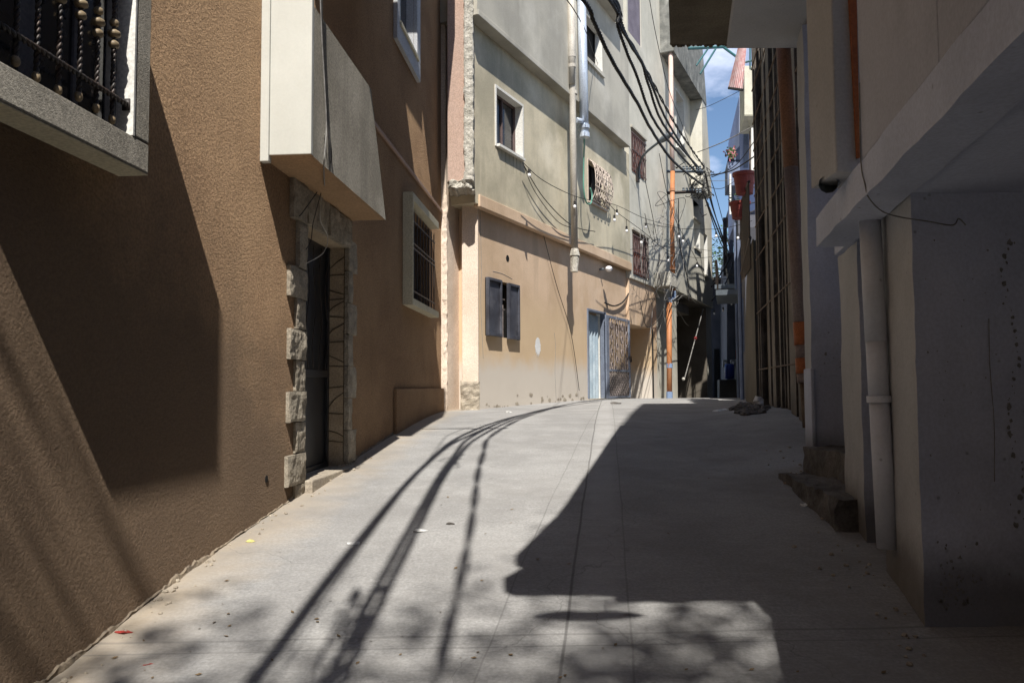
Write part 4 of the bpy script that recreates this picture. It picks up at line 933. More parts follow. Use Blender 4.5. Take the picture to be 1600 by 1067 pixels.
# ================================================================== FAR ALLEY
def D(px, py, Y): return at_depth(px, py, Y)
def dbox(mb, x0, x1, y0, y1, Y, dep, sk=0.0):
    """box whose camera side covers pixels x0..x1,y0..y1 at depth Y; goes back dep metres"""
    a = D(x0, y1, Y); b = D(x1, y1, Y); c = D(x1, y0, Y); d = D(x0, y0, Y)
    bk = Vector((dep*.2, dep, 0)); return mb.hexa([a, b, b+bk, a+bk, d, c, c+bk, d+bk])
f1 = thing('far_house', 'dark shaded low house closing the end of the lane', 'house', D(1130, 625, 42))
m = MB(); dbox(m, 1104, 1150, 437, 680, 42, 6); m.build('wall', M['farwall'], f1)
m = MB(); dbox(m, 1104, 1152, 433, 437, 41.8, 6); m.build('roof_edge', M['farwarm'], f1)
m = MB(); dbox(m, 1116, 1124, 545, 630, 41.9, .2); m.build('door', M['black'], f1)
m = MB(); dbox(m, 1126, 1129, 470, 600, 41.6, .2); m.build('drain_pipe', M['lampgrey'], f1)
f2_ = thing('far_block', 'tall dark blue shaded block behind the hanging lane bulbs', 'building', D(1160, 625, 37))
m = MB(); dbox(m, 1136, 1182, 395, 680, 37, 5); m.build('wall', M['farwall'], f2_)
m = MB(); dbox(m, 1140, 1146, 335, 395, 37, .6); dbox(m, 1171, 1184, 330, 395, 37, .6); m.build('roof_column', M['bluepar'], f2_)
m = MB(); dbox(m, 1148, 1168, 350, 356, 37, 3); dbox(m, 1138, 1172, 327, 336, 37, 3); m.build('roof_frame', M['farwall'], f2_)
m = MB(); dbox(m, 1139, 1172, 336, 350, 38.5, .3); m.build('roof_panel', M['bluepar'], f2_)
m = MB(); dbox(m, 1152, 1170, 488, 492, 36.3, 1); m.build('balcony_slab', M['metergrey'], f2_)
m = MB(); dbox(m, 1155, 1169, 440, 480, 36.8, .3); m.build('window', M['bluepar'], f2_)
m = MB(); dbox(m, 1157, 1167, 495, 545, 36.8, .3); m.build('door', M['shadeblue'], f2_)
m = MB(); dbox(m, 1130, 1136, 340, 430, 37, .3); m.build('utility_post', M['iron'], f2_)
t = thing('plastic_barrel', 'small blue plastic barrel on a ledge at the end of the lane', 'barrel', D(1140, 592, 34))
c = D(1140, 592, 34); MB().lathe(c, [(.001, 0), (.17, 0), (.2, .06), (.2, .3), (.205, .33), (.2, .36), (.2, .58), (.15, .64), (.001, .64)], 16).build('barrel_body', M['bluebarrel'], t, smooth=True)
MB().lathe(c+Vector((0, 0, .64)), [(.001, .05), (.06, .05), (.06, 0)], 10).build('cap', M['black'], t)
t = thing('barrel_ledge', 'rough brown masonry ledge under the blue barrel', 'ledge', D(1142, 625, 34.3)); m = MB(); dbox(m, 1124, 1152, 593, 680, 34.2, 1.5); m.build('ledge_block', M['farwarm'], t, bevel=.03)
for x_, lb_ in ((1133, 'left round faced utility meter box on dark far wall'), (1145.5, 'right round faced utility meter box on dark far wall')):
    t = thing('meter_box', lb_, 'meter', D(x_, 568, 34.4), 'meter boxes on far wall'); m = MB(); dbox(m, x_-3.5, x_+3.5, 562, 574, 34.6, .2); m.build('housing', M['metergrey'], t, bevel=.02)
    MB().tube([D(x_, 567, 34.59), D(x_, 567, 34.5)], .06, 12).build('dial', M['paper'], t)
t = thing('metal_panel', 'grey corrugated metal panel right of the blue barrel', 'panel', D(1158, 597, 34.5)); m = MB()
for k in range(8): x_ = 1149+k*2.5; dbox(m, x_, x_+1.8, 561, 598, 34.5, .08)
dbox(m, 1148.5, 1169, 562, 597, 34.58, .05); m.build('sheet', M['metergrey'], t)
t = thing('red_cloth', 'dark red cloth hanging above the grey metal panel', 'cloth', D(1158, 556, 34)); m = MB(); n = 12
for k in range(n):
    x0_, x1_ = 1149+19*k/n, 1149+19*(k+1)/n; w0, w1 = .05*math.sin(k*1.3), .05*math.sin((k+1)*1.3)
    m.quad(D(x0_, 560-k*.3, 34+w0), D(x1_, 560-(k+1)*.3, 34+w1), D(x1_, 547-k*.3, 34+w1), D(x0_, 547-k*.3, 34+w0))
m.build('fabric', M['redcloth'], t)
# balcony house on the right, sunlit top
bh = thing('balcony_house', 'house with shade-blue wall and cream balcony slab seen above the red pots', 'house', D(1170, 625, 28))
m = MB(); dbox(m, 1155, 1230, 150, 330, 30, 6); m.build('wall', M['shadeblue'], bh)
m = MB(); dbox(m, 1163, 1235, 103, 180, 27, 2); m.build('balcony_front', M['creamslab'], bh, bevel=.02)
m = MB(); a = D(1163, 181, 27); b_ = D(1235, 181, 27); m.hexa([a, b_, b_+Vector((.4, 2, 0)), a+Vector((.4, 2, 0)), a+Vector((0, 0, .01)), b_+Vector((0, 0, .01)), b_+Vector((.4, 2, .01)), a+Vector((.4, 2, .01))]); 
m.hexa([D(1166, 181.5, 27.1), D(1210, 181.5, 27.1), D(1210, 240, 29.5), D(1180, 225, 29.5), D(1166, 180.5, 27.2), D(1210, 180.5, 27.2), D(1210, 200, 29.9), D(1180, 200, 29.9)]); m.build('balcony_bracket', M['creamslab'], bh)
m = MB(); dbox(m, 1162, 1169, 190, 262, 29.95, .2); m.build('window', M['bluepar'], bh)
m = MB(); dbox(m, 1137, 1156, 250, 290, 28, 1.5); m.build('parapet', M['bluepar'], bh)
m = MB(); a = D(1137, 252, 28)
m.hexa([D(1137, 252, 28), D(1156, 232, 28), D(1156, 232, 28.2), D(1137, 252, 28.2), D(1137, 247, 28), D(1156, 228, 28), D(1156, 228, 28.2), D(1137, 247, 28.2)])
m.hexa([D(1137, 252, 28), D(1156, 252, 28), D(1156, 252, 28.1), D(1137, 252, 28.1), D(1137, 250, 28), D(1156, 231, 28), D(1156, 231, 28.1), D(1137, 250, 28.1)]); m.build('parapet_top', M['bluepar'], bh)
m = MB(); dbox(m, 1140, 1142.5, 272, 335, 27.9, .1); m.build('support_post', M['whitetrim'], bh)
m = MB(); dbox(m, 1171, 1173, 205, 270, 27.5, .1); m.build('rope_post', M['rust'], bh)
m = MB(); dbox(m, 1174, 1184, 200, 268, 26.5, .3); m.build('lit_wall_panel', M['whitetrim'], bh)  # white panel stands in for the sunlit strip of wall
fl = thing('flower_box', 'pink flowering plant on the blue balcony parapet', 'plant', D(1143, 246, 28))
m = MB(); m2_ = MB()
for k in range(220):
    p = D(1143+random.gauss(0, 3.6), 240+random.gauss(0, 4.0), 28+random.uniform(-.2, .2)); s_ = .045; a = random.uniform(0, 6.3)
    u = Vector((math.cos(a), .3, math.sin(a)))*s_; v_ = Vector((-math.sin(a), .3, math.cos(a)))*s_*.7; (m if random.random() < .45 else m2_).quad(p-u, p+v_, p+u, p-v_)
m.build('petals', M['flower'], fl); m2_.build('leaves', M['leaf'], fl)
MB().tube([D(1143, 250, 28), D(1143, 240, 28)], .02, 5).build('stem', M['bark'], fl)
sh_ = thing('roof_sheet', 'torn pink corrugated sheet hanging from the teal steel frame', 'sheet', D(1150, 140, 26)); m = MB(); n = 14
tl, tr, br, bl = D(1154, 72, 26), D(1166, 74, 26), D(1160, 141, 25.5), D(1138, 137, 26.5)
for k in range(n):
    t0, t1 = k/n, (k+1)/n; z0 = Vector((0, .06*(k % 2), 0)); z1 = Vector((0, .06*((k+1) % 2), 0))
    m.quad(bl.lerp(br, t0)+z0, bl.lerp(br, t1)+z1, tl.lerp(tr, t1)+z1, tl.lerp(tr, t0)+z0)
o = m.build('sheet_metal', M['pinksheet'], sh_); md = o.modifiers.new('solid', 'SOLIDIFY'); md.thickness = .01
MB().tube([D(1139, 138, 26.5), D(1160, 141, 25.5)], .05, 6).build('edge_roll', M['cable'], sh_)
tf = thing('steel_frame', 'teal steel roof frame crossing the strip of sky', 'steel frame', D(1110, 75, 24)); m = MB()
for a, b, r in (((1075, 76), (1145, 73), .055), ((1108, 74), (1088, 103), .035), ((1118, 77), (1094, 116), .04), ((1130, 74), (1163, 98), .045), ((1163, 98), (1195, 90), .04), ((1172, 70), (1172, 108), .03)):
    m.tube([D(*a, 27), D(*b, 27)], r, 6)
m.build('bars', M['teal'], tf)
sdh = thing('satellite_dish', 'grey satellite dish behind the lower pot', 'dish', D(1141, 312, 30)); c = D(1141, 312, 30)
dm = MB().lathe((0, 0, 0), [(.001, 0), (.15, .02), (.3, .08), (.38, .14)], 18); R_ = Matrix.Rotation(math.radians(75), 3, 'Y') @ Matrix.Rotation(.4, 3, 'X'); dm.v = [c+R_ @ v for v in dm.v]; dm.build('reflector', M['bluepar'], sdh, smooth=True)
MB().tube([c, c+Vector((.2, .1, -.8))], .02, 5).build('mast', M['iron'], sdh)
lh = thing('lane_house', 'dark shaded row of walls along the right of the lane beyond the terrace', 'house', (5.3, 18, E))
PN = Plane(5.28-.27*18.0, .27, -1)
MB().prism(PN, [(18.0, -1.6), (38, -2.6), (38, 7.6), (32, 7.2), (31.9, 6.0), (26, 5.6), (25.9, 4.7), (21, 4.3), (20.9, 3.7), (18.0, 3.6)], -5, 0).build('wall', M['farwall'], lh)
for (a, b, c, d_) in ((20, 21.2, .9, 2.2), (23, 24.3, .7, 2.4), (23.2, 24.2, 3.0, 4.1), (28, 29.5, 1.5, 3.2), (28, 29.5, 3.9, 5.0), (33.5, 35, 2, 4), (33.5, 35, 4.8, 6.4)):
    f_ = MB().pbox(PN, a, b, c, d_, .0, .05).build('window', M['bluepar'], lh); MB().pbox(PN, a+.1, b-.1, c+.1, d_-.1, .051, .06).build('pane', M['glass'], f_, lh)
m = MB(); m.pbox(PN, 22.5, 25, 2.6, 2.75, 0, .7); m.pbox(PN, 27.5, 30, 3.4, 3.55, 0, .8); m.build('balcony_slab', M['lampgrey'], lh)
m = MB()
for k in range(14): m.tube([PN.pt(22.5+k*.18, 2.75, .66), PN.pt(22.5+k*.18, 3.6, .66)], .012, 4); m.tube([PN.pt(27.5+k*.18, 3.55, .76), PN.pt(27.5+k*.18, 4.4, .76)], .014, 4)
m.tube([PN.pt(22.5, 3.6, .66), PN.pt(25, 3.6, .66)], .02, 4).tube([PN.pt(27.5, 4.4, .76), PN.pt(30, 4.4, .76)], .02, 4); m.build('balcony_rail', M['iron'], lh)
MB().tube([PN.pt(19, 3.5, .1), PN.pt(19, -.6, .1)], .05, 6).tube([PN.pt(26.2, 5.4, .1), PN.pt(26.2, -.8, .1)], .05, 6).build('drain_pipe', M['bluepar'], lh)
# trees beyond
def tree(name, label, base, H, R, cz, nleaf, lsz, group=None, limbs=9, seed=1, clumps=None):
    rnd = random.Random(seed); base = Vector(base); o = thing(name, label, 'tree', base, group)
    m = MB(); m.tube([base, base+Vector((.1, 0, H*.4)), base+Vector((-.1, .1, H*.75))], [R*.09, R*.065, R*.03], 8); cs = []
    for k in range(limbs):
        a = rnd.uniform(0, 6.28); z = H*rnd.uniform(.35, .7); p = base+Vector((0, 0, z)); e = base+Vector((math.cos(a)*R*rnd.uniform(.4, .95), math.sin(a)*R*rnd.uniform(.4, .95), min(H, z+H*rnd.uniform(.1, .4))))
        m.tube([p, p.lerp(e, .5)+Vector((0, 0, .2)), e], [R*.035, R*.02, R*.008], 6); cs += [p.lerp(e, .6), e, e+Vector((rnd.uniform(-.3, .3)*R, rnd.uniform(-.3, .3)*R, rnd.uniform(-.1, .3)*R))]
    m.build('trunk', M['bark'], o, smooth=True); m = MB()
    for k in range(nleaf):
        c = rnd.choice(cs); p = c+Vector((rnd.gauss(0, 1), rnd.gauss(0, 1), rnd.gauss(0, .8)))*R*.17; a = rnd.uniform(0, 6.3); s_ = lsz*rnd.uniform(.6, 1.3)
        u = Vector((math.cos(a), math.sin(a), rnd.uniform(-.7, .7)))*s_; v_ = Vector((-math.sin(a), math.cos(a), rnd.uniform(-.7, .7)))*s_*.5; m.quad(p-u, p+v_, p+u, p-v_)
    m.build('crown', M['leaf'], o); return o
b_ = D(1125, 625, 75); tree('broadleaf_tree', 'distant green tree above the dark house at lane end', (b_.x, 75, E-2), 14.8, 4.5, 0, 5000, .16, 'distant trees', 12, 3)
b_ = D(1168, 625, 80); tree('broadleaf_tree', 'distant green tree seen through the roof frame of the dark block', (b_.x, 80, E-2), 17.5, 4.0, 0, 5000, .16, 'distant trees', 12, 5)
tree('plane_tree', 'sparse tree behind the viewpoint throwing soft branch shadows on the road', (.1, -7.6, E-2.4), 18.5, 3.0, 0, 7500, .08, None, 18, 12)
bk = thing('rear_house', 'plain beige house closing the street behind the viewpoint', 'house', (0, -17, E-2.6))
MB().box(-14, 16, -24, -17, -4, 8.5).build('wall', M['beige'], bk)
MB().box(-14.2, 16.2, -24.2, -16.9, 8.502, 8.8).build('roof', M['render_grey'], bk)
# ================================================================== CABLES
NB = (-.22, 7.1, 4.7+E)
PW = Plane(-.22-.3317*7.1, .3317, 1)
def pw_(px, py, off=0): y_, h_ = PW.px(px, py, off); return PW.pt(y_, h_, off)
def twisted(name, label, pts, r, m, group, strands=3, tw=.017, pitch=.3, n=10):
    pts = smoothpath(pts, n); o = thing(name, label, 'cable', pts[-1], group); mb = MB()
    L_ = 0; acc = [0]
    for a, b in zip(pts, pts[1:]): L_ += (b-a).length; acc.append(L_)
    # resample
    N = int(L_/.09); res = []; j = 0
    for k in range(N+1):
        s_ = L_*k/N
        while j < len(acc)-2 and acc[j+1] < s_: j += 1
        t = (s_-acc[j])/max(1e-6, acc[j+1]-acc[j]); res.append(pts[j].lerp(pts[j+1], t))
    for q in range(strands):
        out = []
        for k, p in enumerate(res):
            t = (res[min(k+1, N)]-res[max(k-1, 0)]).normalized(); u = t.cross(Vector((0, 0, 1))).normalized(); v = u.cross(t)
            an = 2*math.pi*(k*.09/pitch+q/strands); out.append(p+(u*math.cos(an)+v*math.sin(an))*tw)
        mb.tube(out, r, 5)
    mb.build('strands', m, o, smooth=True); return o
GC = 'overhead power cables'
BR = at_depth(1099, 270, 27)
def tail(dx, dz): return [Vector((-.44+dx, 4.6, 4.6+E+dz)), Vector((-.58+dx*1.5, -.5, 4.62+E+dz)), Vector((-1.1+dx*2, -12, 4.5+E+dz))]
def head(*pp): return [pw_(*q) for q in pp]
twisted('power_cable', 'leftmost thick twisted black cable, apart from the main bundle', [BR+Vector((0, 0, -.45))]+head((1089, 283), (1051, 251), (1016, 200), (997, 163), (956, 94), (928, 34), (911, 0))+[Vector((-.30, 7.1, 4.75+E))]+tail(-.25, 0), .021, M['cable'], GC)
twisted('power_cable', 'second twisted black cable, splitting lowest from the main bundle', [BR]+head((1089, 270), (1029, 200), (994, 116), (979, 81), (965, 40), (956, 5))+[Vector((-.15, 7.1, 4.95+E))]+tail(-.22, .2), .018, M['cable'], GC)
twisted('power_cable', 'third twisted black cable, middle of the main bundle', [BR+Vector((0, 0, .15))]+head((1092, 262), (1040, 200), (1014, 135), (1001, 94), (968, 40), (959, 3))+[Vector((-.12, 7.1, 5.0+E))]+tail(-.02, .05), .018, M['cable'], GC)
twisted('power_cable', 'topmost pair of black cables on the right of the bundle', [BR+Vector((0, 0, .25))]+head((1098, 258), (1058, 199), (1016, 122), (985, 66), (970, 40), (963, 3))+[Vector((.10, 7.1, 5.05+E))]+tail(.32, .25), .017, M['cable'], GC, 2, .018, 2.0)
twisted('power_cable', 'thick black cable hugging the right side of the bundle', [BR+Vector((0, 0, .05))]+head((1093, 268), (1046, 196), (1018, 132), (1004, 100), (984, 68), (967, 25), (960, 0))+[Vector((-.02, 7.1, 5.0+E))]+tail(.02, -.12), .017, M['cable'], GC)
wire('power_cable', 'thin black wire dropping from the top past the pale wall', [BR+Vector((0, 0, .35)), pw_(1085, 245), pw_(1062, 185), pw_(1045, 140), pw_(1028, 70), pw_(1015, 0), pw_(1008, -60)], .008, M['cable'], group=GC)
wire('power_cable', 'hair thin wire crossing the upper right window of the grey wall', [on(1005, 285, .3), on(960, 170, .35), on(930, 90, .4), pw_(893, 10), Vector((-.5, 7.1, 4.7+E)), Vector((-.7, 4.6, 4.7+E)), Vector((-1.0, -6, 4.6+E))], .007, M['cable'], group=GC)
# shadow-casting clump where cables are tied, off the left wall
arm = thing('cable_bracket', 'steel arm on the brown house carrying the cables over the road', 'bracket', (-1.8, 7.1, 4.8+E))
MB().tube([PL.pt(7.1, 4.85, .0), Vector((.12, 7.1, 4.85+E))], .025, 6).tube([PL.pt(7.1, 5.5, 0), Vector((-.3, 7.1, 4.87+E))], .012, 5).build('arm', M['iron'], arm)
MB().ball((-.3, 7.1, 4.78+E), .05).ball((-.12, 7.1, 4.9+E), .05).ball((.1, 7.1, 4.95+E), .05).build('insulators', M['iron'], arm)
tg = thing('cable_tangle', 'clump of spliced cable ends tied over the road', 'cable', (-.44, 4.6, 4.6+E)); m = MB()
for k in range(6):
    c = Vector((-.44+random.uniform(-.1, .15), 4.6+random.uniform(-.5, .5), 4.6+E)); m.tube(smoothpath([c, c+Vector((random.uniform(-.12, .12), .2, random.uniform(-.25, .1))), c+Vector((random.uniform(-.15, .15), -.1, random.uniform(-.3, .1))), c+Vector((0, -.3, 0))], 5), .009, 5)
for k in range(9):
    c = Vector((-.62+random.uniform(-.1, .1), .2+random.uniform(-.4, .4), 4.6+E)); m.tube(smoothpath([c, c+Vector((random.uniform(-.04, .04), .25, random.uniform(-.05, .03))), c+Vector((random.uniform(-.05, .05), -.2, random.uniform(-.1, .03))), c+Vector((0, -.5, 0))], 5), .010, 5)
m.build('loops', M['cable'], tg)
# brackets on the corner pole
for (a, b, lb_, mt) in (((1037, 268), (1098, 268), 'upper steel cross arm with insulators on the corner pipe', 'lampgrey'), ((1037, 302), (1100, 299), 'lower dark steel cross arm on the corner pipe', 'iron')):
    t = thing('cross_arm', lb_, 'cross arm', D(*a, 26.6), 'cable cross arms'); m = MB(); m.tube([D(*a, 26.4), D(*b, 26.9)], .05, 4); m.build('bar', M[mt], t)
    m = MB()
    for k in range(6): x_ = 1068+k*5.2; c = D(x_, a[1]-3, 26.8); m.lathe(c-Vector((0, 0, .05)), [(.001, 0), (.05, 0), (.03, .05), (.06, .07), (.03, .12), (.05, .15), (.001, .18)], 8)
    m.build('insulators', M['lampgrey'], t)
t = thing('cable_junction', 'knot of wires hanging at the corner where all the cables meet', 'cable', D(1098, 285, 26.9)); m = MB()
for k in range(34):
    c = D(random.gauss(1094, 7), random.gauss(280, 16), 26.9); e = [c]
    for j in range(4): e.append(e[-1]+Vector((random.uniform(-.2, .16), random.uniform(-.1, .1), random.uniform(-.24, .12))))
    m.tube(smoothpath(e, 5), random.choice((.008, .011, .016)), 5)
m.build('loops', M['cable'], t)
# cables from the corner down the lane
GD = 'cables running down the lane'
for k, (a, b, c) in enumerate((((1101, 268), (1112, 320), (1141, 402)), ((1103, 272), (1116, 330), (1139, 405)), ((1104, 262), (1120, 310), (1143, 398)), ((1098, 300), (1118, 350), (1138, 400)), ((1100, 305), (1122, 370), (1140, 408)))):
    wire('lane_cable', ['thick cable dropping from the junction, leftmost of five', 'second of five black cables dropping down the lane', 'steepest thin cable right of the junction', 'fourth cable, starting at the lower cross arm', 'lowest black cable, starting below the cross arm'][k], [D(*a, 27), D(*b, 30), D(*c, 35)], [.022, .018, .014, .03, .02][k], M['cable'], group=GD)
for k, (a, b, c, lb_) in enumerate((((1090, 238), (1130, 222), (1186, 193), 'pale grey wire rising from corner to cream balcony'), ((1110, 274), (1145, 266), (1188, 238), 'black wire crossing just above the upper red pot'), ((1112, 277), (1150, 258), (1186, 210), 'second black wire splitting upwards above the pot'), ((1106, 283), (1135, 282), (1170, 278), 'fine wire level with the upper red pot'), ((1106, 292), (1130, 294), (1165, 270), 'fine sagging wire below the upper cable crossing'), ((1088, 172), (1110, 165), (1155, 143), 'lone thin wire across the blue sky'))):
    wire('crossing_wire', lb_, [D(*a, 27), D(*b, 26), D(*c, 25 if c[0] > 1170 else 26)], [.016, .022, .014, .008, .01, .009][k], M['cablegrey' if k in (0, 3) else 'cable'], group='wires crossing the sky gap')
for k, (a, b, c) in enumerate((((1142, 400), (1128, 425), (1112, 448)), ((1146, 405), (1135, 440), (1112, 470)), ((1110, 415), (1130, 424), (1165, 437)))):
    wire('lane_cable', ['heavy black cable slanting left over the far house roof', 'lower black cable slanting left over the far house', 'thin cable sloping right across the dark far block'][k], [D(*a, 35), D(*b, 33), D(*c, 31)], [.035, .03, .012][k], M['cable'], group=GD)
wire('frayed_rope', 'pale frayed cord hanging from the lane cables by far block', [D(1135, 420, 34), D(1138, 440, 34), D(1140, 455, 34), D(1143, 474, 34)], .03, M['cablewhite'], cat='rope')
# street lamp
la_ = thing('street_lamp', 'grey street lamp on a curved arm fixed over the barred window', 'street lamp', on(999, 262, .2))
lp_ = [on(999, 280, .2), on(999, 258, .25), on(1001, 248, .4)]; tipp = D(1052, 207, 21.6)
mid = D(1008, 240, 22.6)
MB().tube(smoothpath([lp_[0], lp_[1], mid, D(1030, 222, 22)], 7), .035, 8).build('arm', M['lampgrey'], la_, smooth=True)
a = D(1028, 223.5, 22.0); m = MB(); dv = (tipp-a); N = 9
m.tube([a+dv*k/N for k in range(N+1)], [.04, .06, .08, .09, .095, .09, .08, .07, .05, .02], 8); m.build('lamp_head', M['lampgrey'], la_, smooth=True)
MB().pbox(PB, on(999, 262, .2).y-.1, on(999, 262, .2).y+.1, lp_[0].z-E-.1, lp_[0].z-E+.3, B1+.02, .2).build('wall_plate', M['iron'], la_)
# string lights
def bulbs(name, label, path, blist, PWf, r=.008):
    pts = smoothpath([PWf(*q) for q in path], 8); o = thing(name, label, 'string lights', pts[0], 'strings of lamps along the facade')
    MB().tube(pts, r, 5).build('wire', M['cable'], o, smooth=True)
    for (bx, by) in blist:
        # nearest wire point gives depth
        def pxof(p):
            q = CM.to_3x3().inverted() @ (p-Vector((0, 0, E))); return 800+F*q.x/-q.z
        near = min(pts, key=lambda p: abs(pxof(p)-bx)); c = D(bx, by, near.y)
        mb = MB().tube([Vector((c.x, c.y, near.z)), c+Vector((0, 0, .05))], .006, 4).tube([c+Vector((0, 0, .04)), c+Vector((0, 0, .12))], .028, 7); h_ = mb.build('socket', M['cable'], o)
        MB().ball(c, .036, .045, 10, 8).build('bulb', M['bulb'], h_, o, smooth=True)
F1 = lambda x, y: on(x, y, 1.0)
bulbs('string_lights', 'upper string of white bulbs from window sill along the grey wall', [(817, 254), (850, 283), (905, 309), (960, 320), (1009, 342), (1061, 356)], [(827, 274), (898, 323), (964, 335), (1009, 355)], lambda x, y: on(x, y, .5))
bulbs('string_lights', 'middle string of white bulbs sagging past the cream grille', [(946, 312), (962, 330), (979, 343), (1005, 362), (1044, 392), (1089, 403), (1130, 398)], [(960, 344), (979, 361), (1002, 379), (1044, 407), (1089, 416)], lambda x, y: on(x, y, .8) if x < 1050 else D(x, y, 26))
bulbs('string_lights', 'string of white bulbs crossing the lane before the red pots', [(1000, 348), (1061, 357), (1119, 358), (1153, 352), (1175, 345)], [(1061, 370), (1067, 377), (1119, 369), (1153, 372)], lambda x, y: D(x, y, 24-(x-1000)*.02))
bulbs('string_lights', 'faint string of small bulbs low in the dark end of the lane', [(1088, 428), (1130, 436), (1160, 432), (1172, 428)], [(1116, 490), (1130, 485), (1143, 475), (1156, 469), (1159, 440)], lambda x, y: D(x, y, 30))
rw = random.Random(4)
labs = ['thin black wire hanging in a loop below the first floor window', 'long wire slanting down the beige wall towards the doorway', 'thin wire from lamp plate down beside the red window', 'stray wire crossing the corner pipe, upper', 'stray wire crossing the corner pipe, lower', 'vertical wire down the pale wall left of red windows', 'slack wire below the stub ledge', 'curved thick wire hook under the first ledge', 'wire running down behind the passage pillar', 'long thin wire level across the pale wall', 'fan of wire from the cross arm to the pipe', 'second wire loop on the grey wall under the white window']
paths = [[(817, 256), (850, 310), (893, 352), (930, 362)], [(840, 330), (868, 440), (892, 520), (905, 610)], [(1008, 282), (1020, 340), (1028, 380)], [(1030, 240), (1050, 330), (1085, 400), (1100, 430)], [(1060, 310), (1062, 380), (1075, 440), (1076, 470)], [(973, 240), (975, 330), (978, 430)], [(1030, 430), (1036, 452), (1046, 470), (1060, 462)], [(945, 473), (960, 478), (975, 470), (985, 450), (986, 430)], [(1000, 470), (1010, 510), (1028, 500), (1040, 470)], [(985, 390), (1030, 385), (1080, 388), (1110, 392)], [(1040, 305), (1025, 322), (1070, 310), (1060, 350)], [(818, 258), (836, 300), (870, 345), (893, 356)]]
for k, (l_, p_) in enumerate(zip(labs, paths)):
    off = .25 if k in (0, 11, 2) else (.06 if k in (1, 5, 7) else .6)
    wire('loose_wire', l_, [on(x, y, off) for x, y in p_], [.010, .008, .010, .010, .018, .008, .016, .022, .010, .007, .009, .008][k], M['cable' if k not in (6, 5) else 'cablegrey'], group='loose wires on the facade')
t = thing('wire_nest', 'messy nest of thin wires hanging around the orange corner pipe', 'cable', on(1040, 420, .5)); m = MB()
for k in range(34):
    x0_, y0_ = rw.gauss(1042, 14), rw.uniform(310, 470); e = [(x0_, y0_)]
    for j in range(4): e.append((e[-1][0]+rw.gauss(0, 9), e[-1][1]+rw.gauss(6, 18)))
    m.tube(smoothpath([on(x, y, .35+rw.random()*.4) for x, y in e], 6), rw.choice((.005, .007, .01)), 4)
m.build('loops', M['cablegrey'], t)
# wires on the box balcony and door
GW = 'wires hanging on the brown house'
for k, (pp, r, mm, lb_) in enumerate(((((500, -20), (503, 60), (507, 130), (510, 200), (506, 260), (508, 300)), .006, 'cablegrey', 'pale cable hanging straight down the grey box balcony'),
        (((503, -20), (504, 40), (508, 120), (512, 190), (518, 250), (505, 285), (478, 325), (468, 338)), .005, 'cable', 'black wire looping from the box balcony to the stone lintel'),
        (((507, 210), (505, 290), (500, 340), (512, 370), (505, 395), (478, 412)), .004, 'cablewhite', 'thin pale wire trailing over the dark doorway'),
        (((505, 290), (490, 345), (486, 375), (478, 390)), .004, 'cable', 'short thin wire beside the door lintel'))):
    pts = []
    for x, y in pp:
        off = BP+.02 if y < 225 or (x > 495 and y < 262) else .09
        yy, hh_ = PL.px(x, y, off); pts.append(PL.pt(yy, hh_, off))
    wire('hanging_wire', lb_, pts, r, M[mm], group=GW)
# ================================================================== DEBRIS AND LITTER
def gpt(px, py):
    r = ray(px, py); lo, hi = .5, 60
    for s_ in range(400):
        y = .5+s_*.15; p = r*(y/r.y)
        if p.z < G(p.x, y): break
    a, b = y-.15, y
    for _ in range(20):
        c = (a+b)/2; p = r*(c/r.y)
        if p.z < G(p.x, c): b = c
        else: a = c
    return Vector((p.x, c, G(p.x, c)+E))
def lump(mb, c, r, fl=.5, seed=0):
    i = len(mb.v); mb.ball(c+Vector((0, 0, r*fl*.5)), r, r*fl, 8, 6)
    for k in range(i, len(mb.v)):
        v = mb.v[k]; mb.v[k] = v+Vector([noise.noise(v*(3/r)*.35+Vector((seed+q*9, 0, 0))) for q in range(3)])*r*.55
t = thing('rubble_heap', 'dark heap of rubble against the tan wall at road edge', 'rubble', gpt(1175, 645)); m = MB()
for k in range(260): lump(m, gpt(1172+random.gauss(0, 11), 641+random.gauss(0, 3)), random.choice((.015, .02, .03, .04, .06)), .7, k)
m.build('stones', M['darkrubble'], t)
t = tag(MB().build('x', M['paper']), '', '') if False else None
def litter(name, lb_, cat, px, py, r, m, fl=.4, sx=1):
    c = gpt(px, py); o = thing(name, lb_, cat, c); mb = MB(); lump(mb, c, r, fl, px)
    for k, v in enumerate(mb.v): mb.v[k] = Vector((c.x+(v.x-c.x)*sx, v.y, v.z))
    mb.build('crumple', m, o)
litter('plastic_bag', 'crumpled white plastic bag against the tan wall beside rubble', 'bag', 1186, 637, .10, M['paper'], 1.2, .8)
litter('paper_scrap', 'white scrap lying left of the rubble heap', 'litter', 1124, 642, .09, M['paper'], .3, 1.6)
litter('stone_chip', 'small stone lying on road before the passage gate', 'stone', 964, 631, .07, M['darkrubble'], .3, 1.8)
litter('red_wrapper', 'small red and white sweet wrapper near the left wall base', 'litter', 194, 988, .022, M['redlit'], .25, 2)
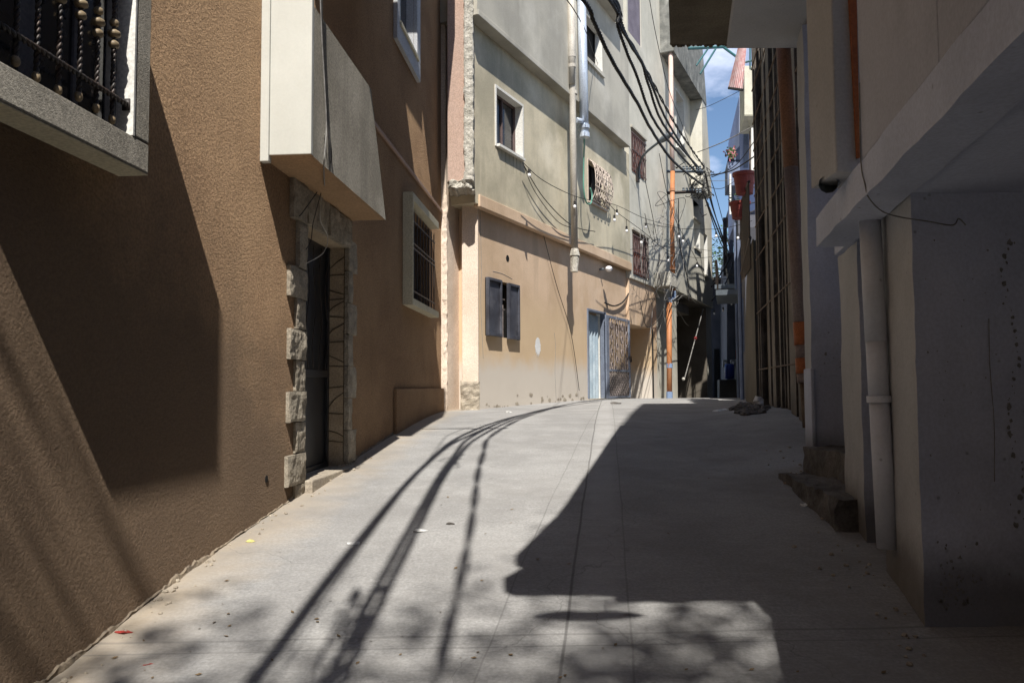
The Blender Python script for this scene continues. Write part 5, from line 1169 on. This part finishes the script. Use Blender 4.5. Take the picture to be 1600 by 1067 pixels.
litter('red_wrapper', 'tiny flat red wrapper on the road at lower left', 'litter', 229, 1037, .014, M['redlit'], .2, 2)
litter('yellow_scrap', 'yellow scrap lying below the stone quoins', 'litter', 392, 846, .022, M['yellowlit'], .3, 1.4)
litter('paper_scrap', 'pale scrap on the sunny middle of the road', 'litter', 659, 829, .04, M['paper'], .15, 1.8)
litter('paper_scrap', 'pale crumpled scrap on sunny road left of cable shadow', 'litter', 553, 849, .03, M['paper'], .2, 1.6)
litter('wrapper_scrap', 'silver scrap lying beside the worn steps', 'litter', 1256, 790, .035, M['paper'], .3, .8)
litter('paper_scrap', 'tiny white scrap near the foot of the peach pier', 'litter', 795, 644, .05, M['paper'], .2, 1.4)
litter('dark_scrap', 'small dark scrap right of the pale middle scrap', 'litter', 704, 819, .022, M['darkrubble'], .5, 1.4)
m = MB()
for k in range(300):
    px, py = random.uniform(60, 1420), random.uniform(650, 1060); c = gpt(px, py)
    if c.x < PL.x0+PL.d*c.y+.06 or c.x > 1.15+.212*c.y: continue
    near = c.x < PL.x0+PL.d*c.y+.7 or c.x > .9+.2*c.y
    if not near and random.random() < .7: continue
    a = random.uniform(0, 6.3); s_ = random.uniform(.006, .02); u = Vector((math.cos(a), math.sin(a), .15))*s_; v_ = Vector((-math.sin(a), math.cos(a), .2))*s_*.5; z = Vector((0, 0, .006)); m.quad(c-u+z, c+v_+z, c+u+z, c-v_+z)
o = m.build('dry_leaves', M['dryleaf']); tag(o, 'scattered tiny dry leaves and grit on the road', 'leaf litter'); o['kind'] = 'stuff'
m = MB()
for k in range(160):
    y = random.uniform(3.2, 9); side = random.random() < .5
    c = Vector((PL.x0+PL.d*y+abs(random.gauss(0, .09))+.02, y, 0)) if side else Vector((1.18+.212*y-abs(random.gauss(0, .15)), y, 0))
    c.z = G(c.x, c.y)+E; lump(m, c, random.uniform(.004, .016), .7, k)
o = m.build('gravel', M['rubble']); tag(o, 'grit and pebbles along both wall bases', 'gravel'); o['kind'] = 'stuff'
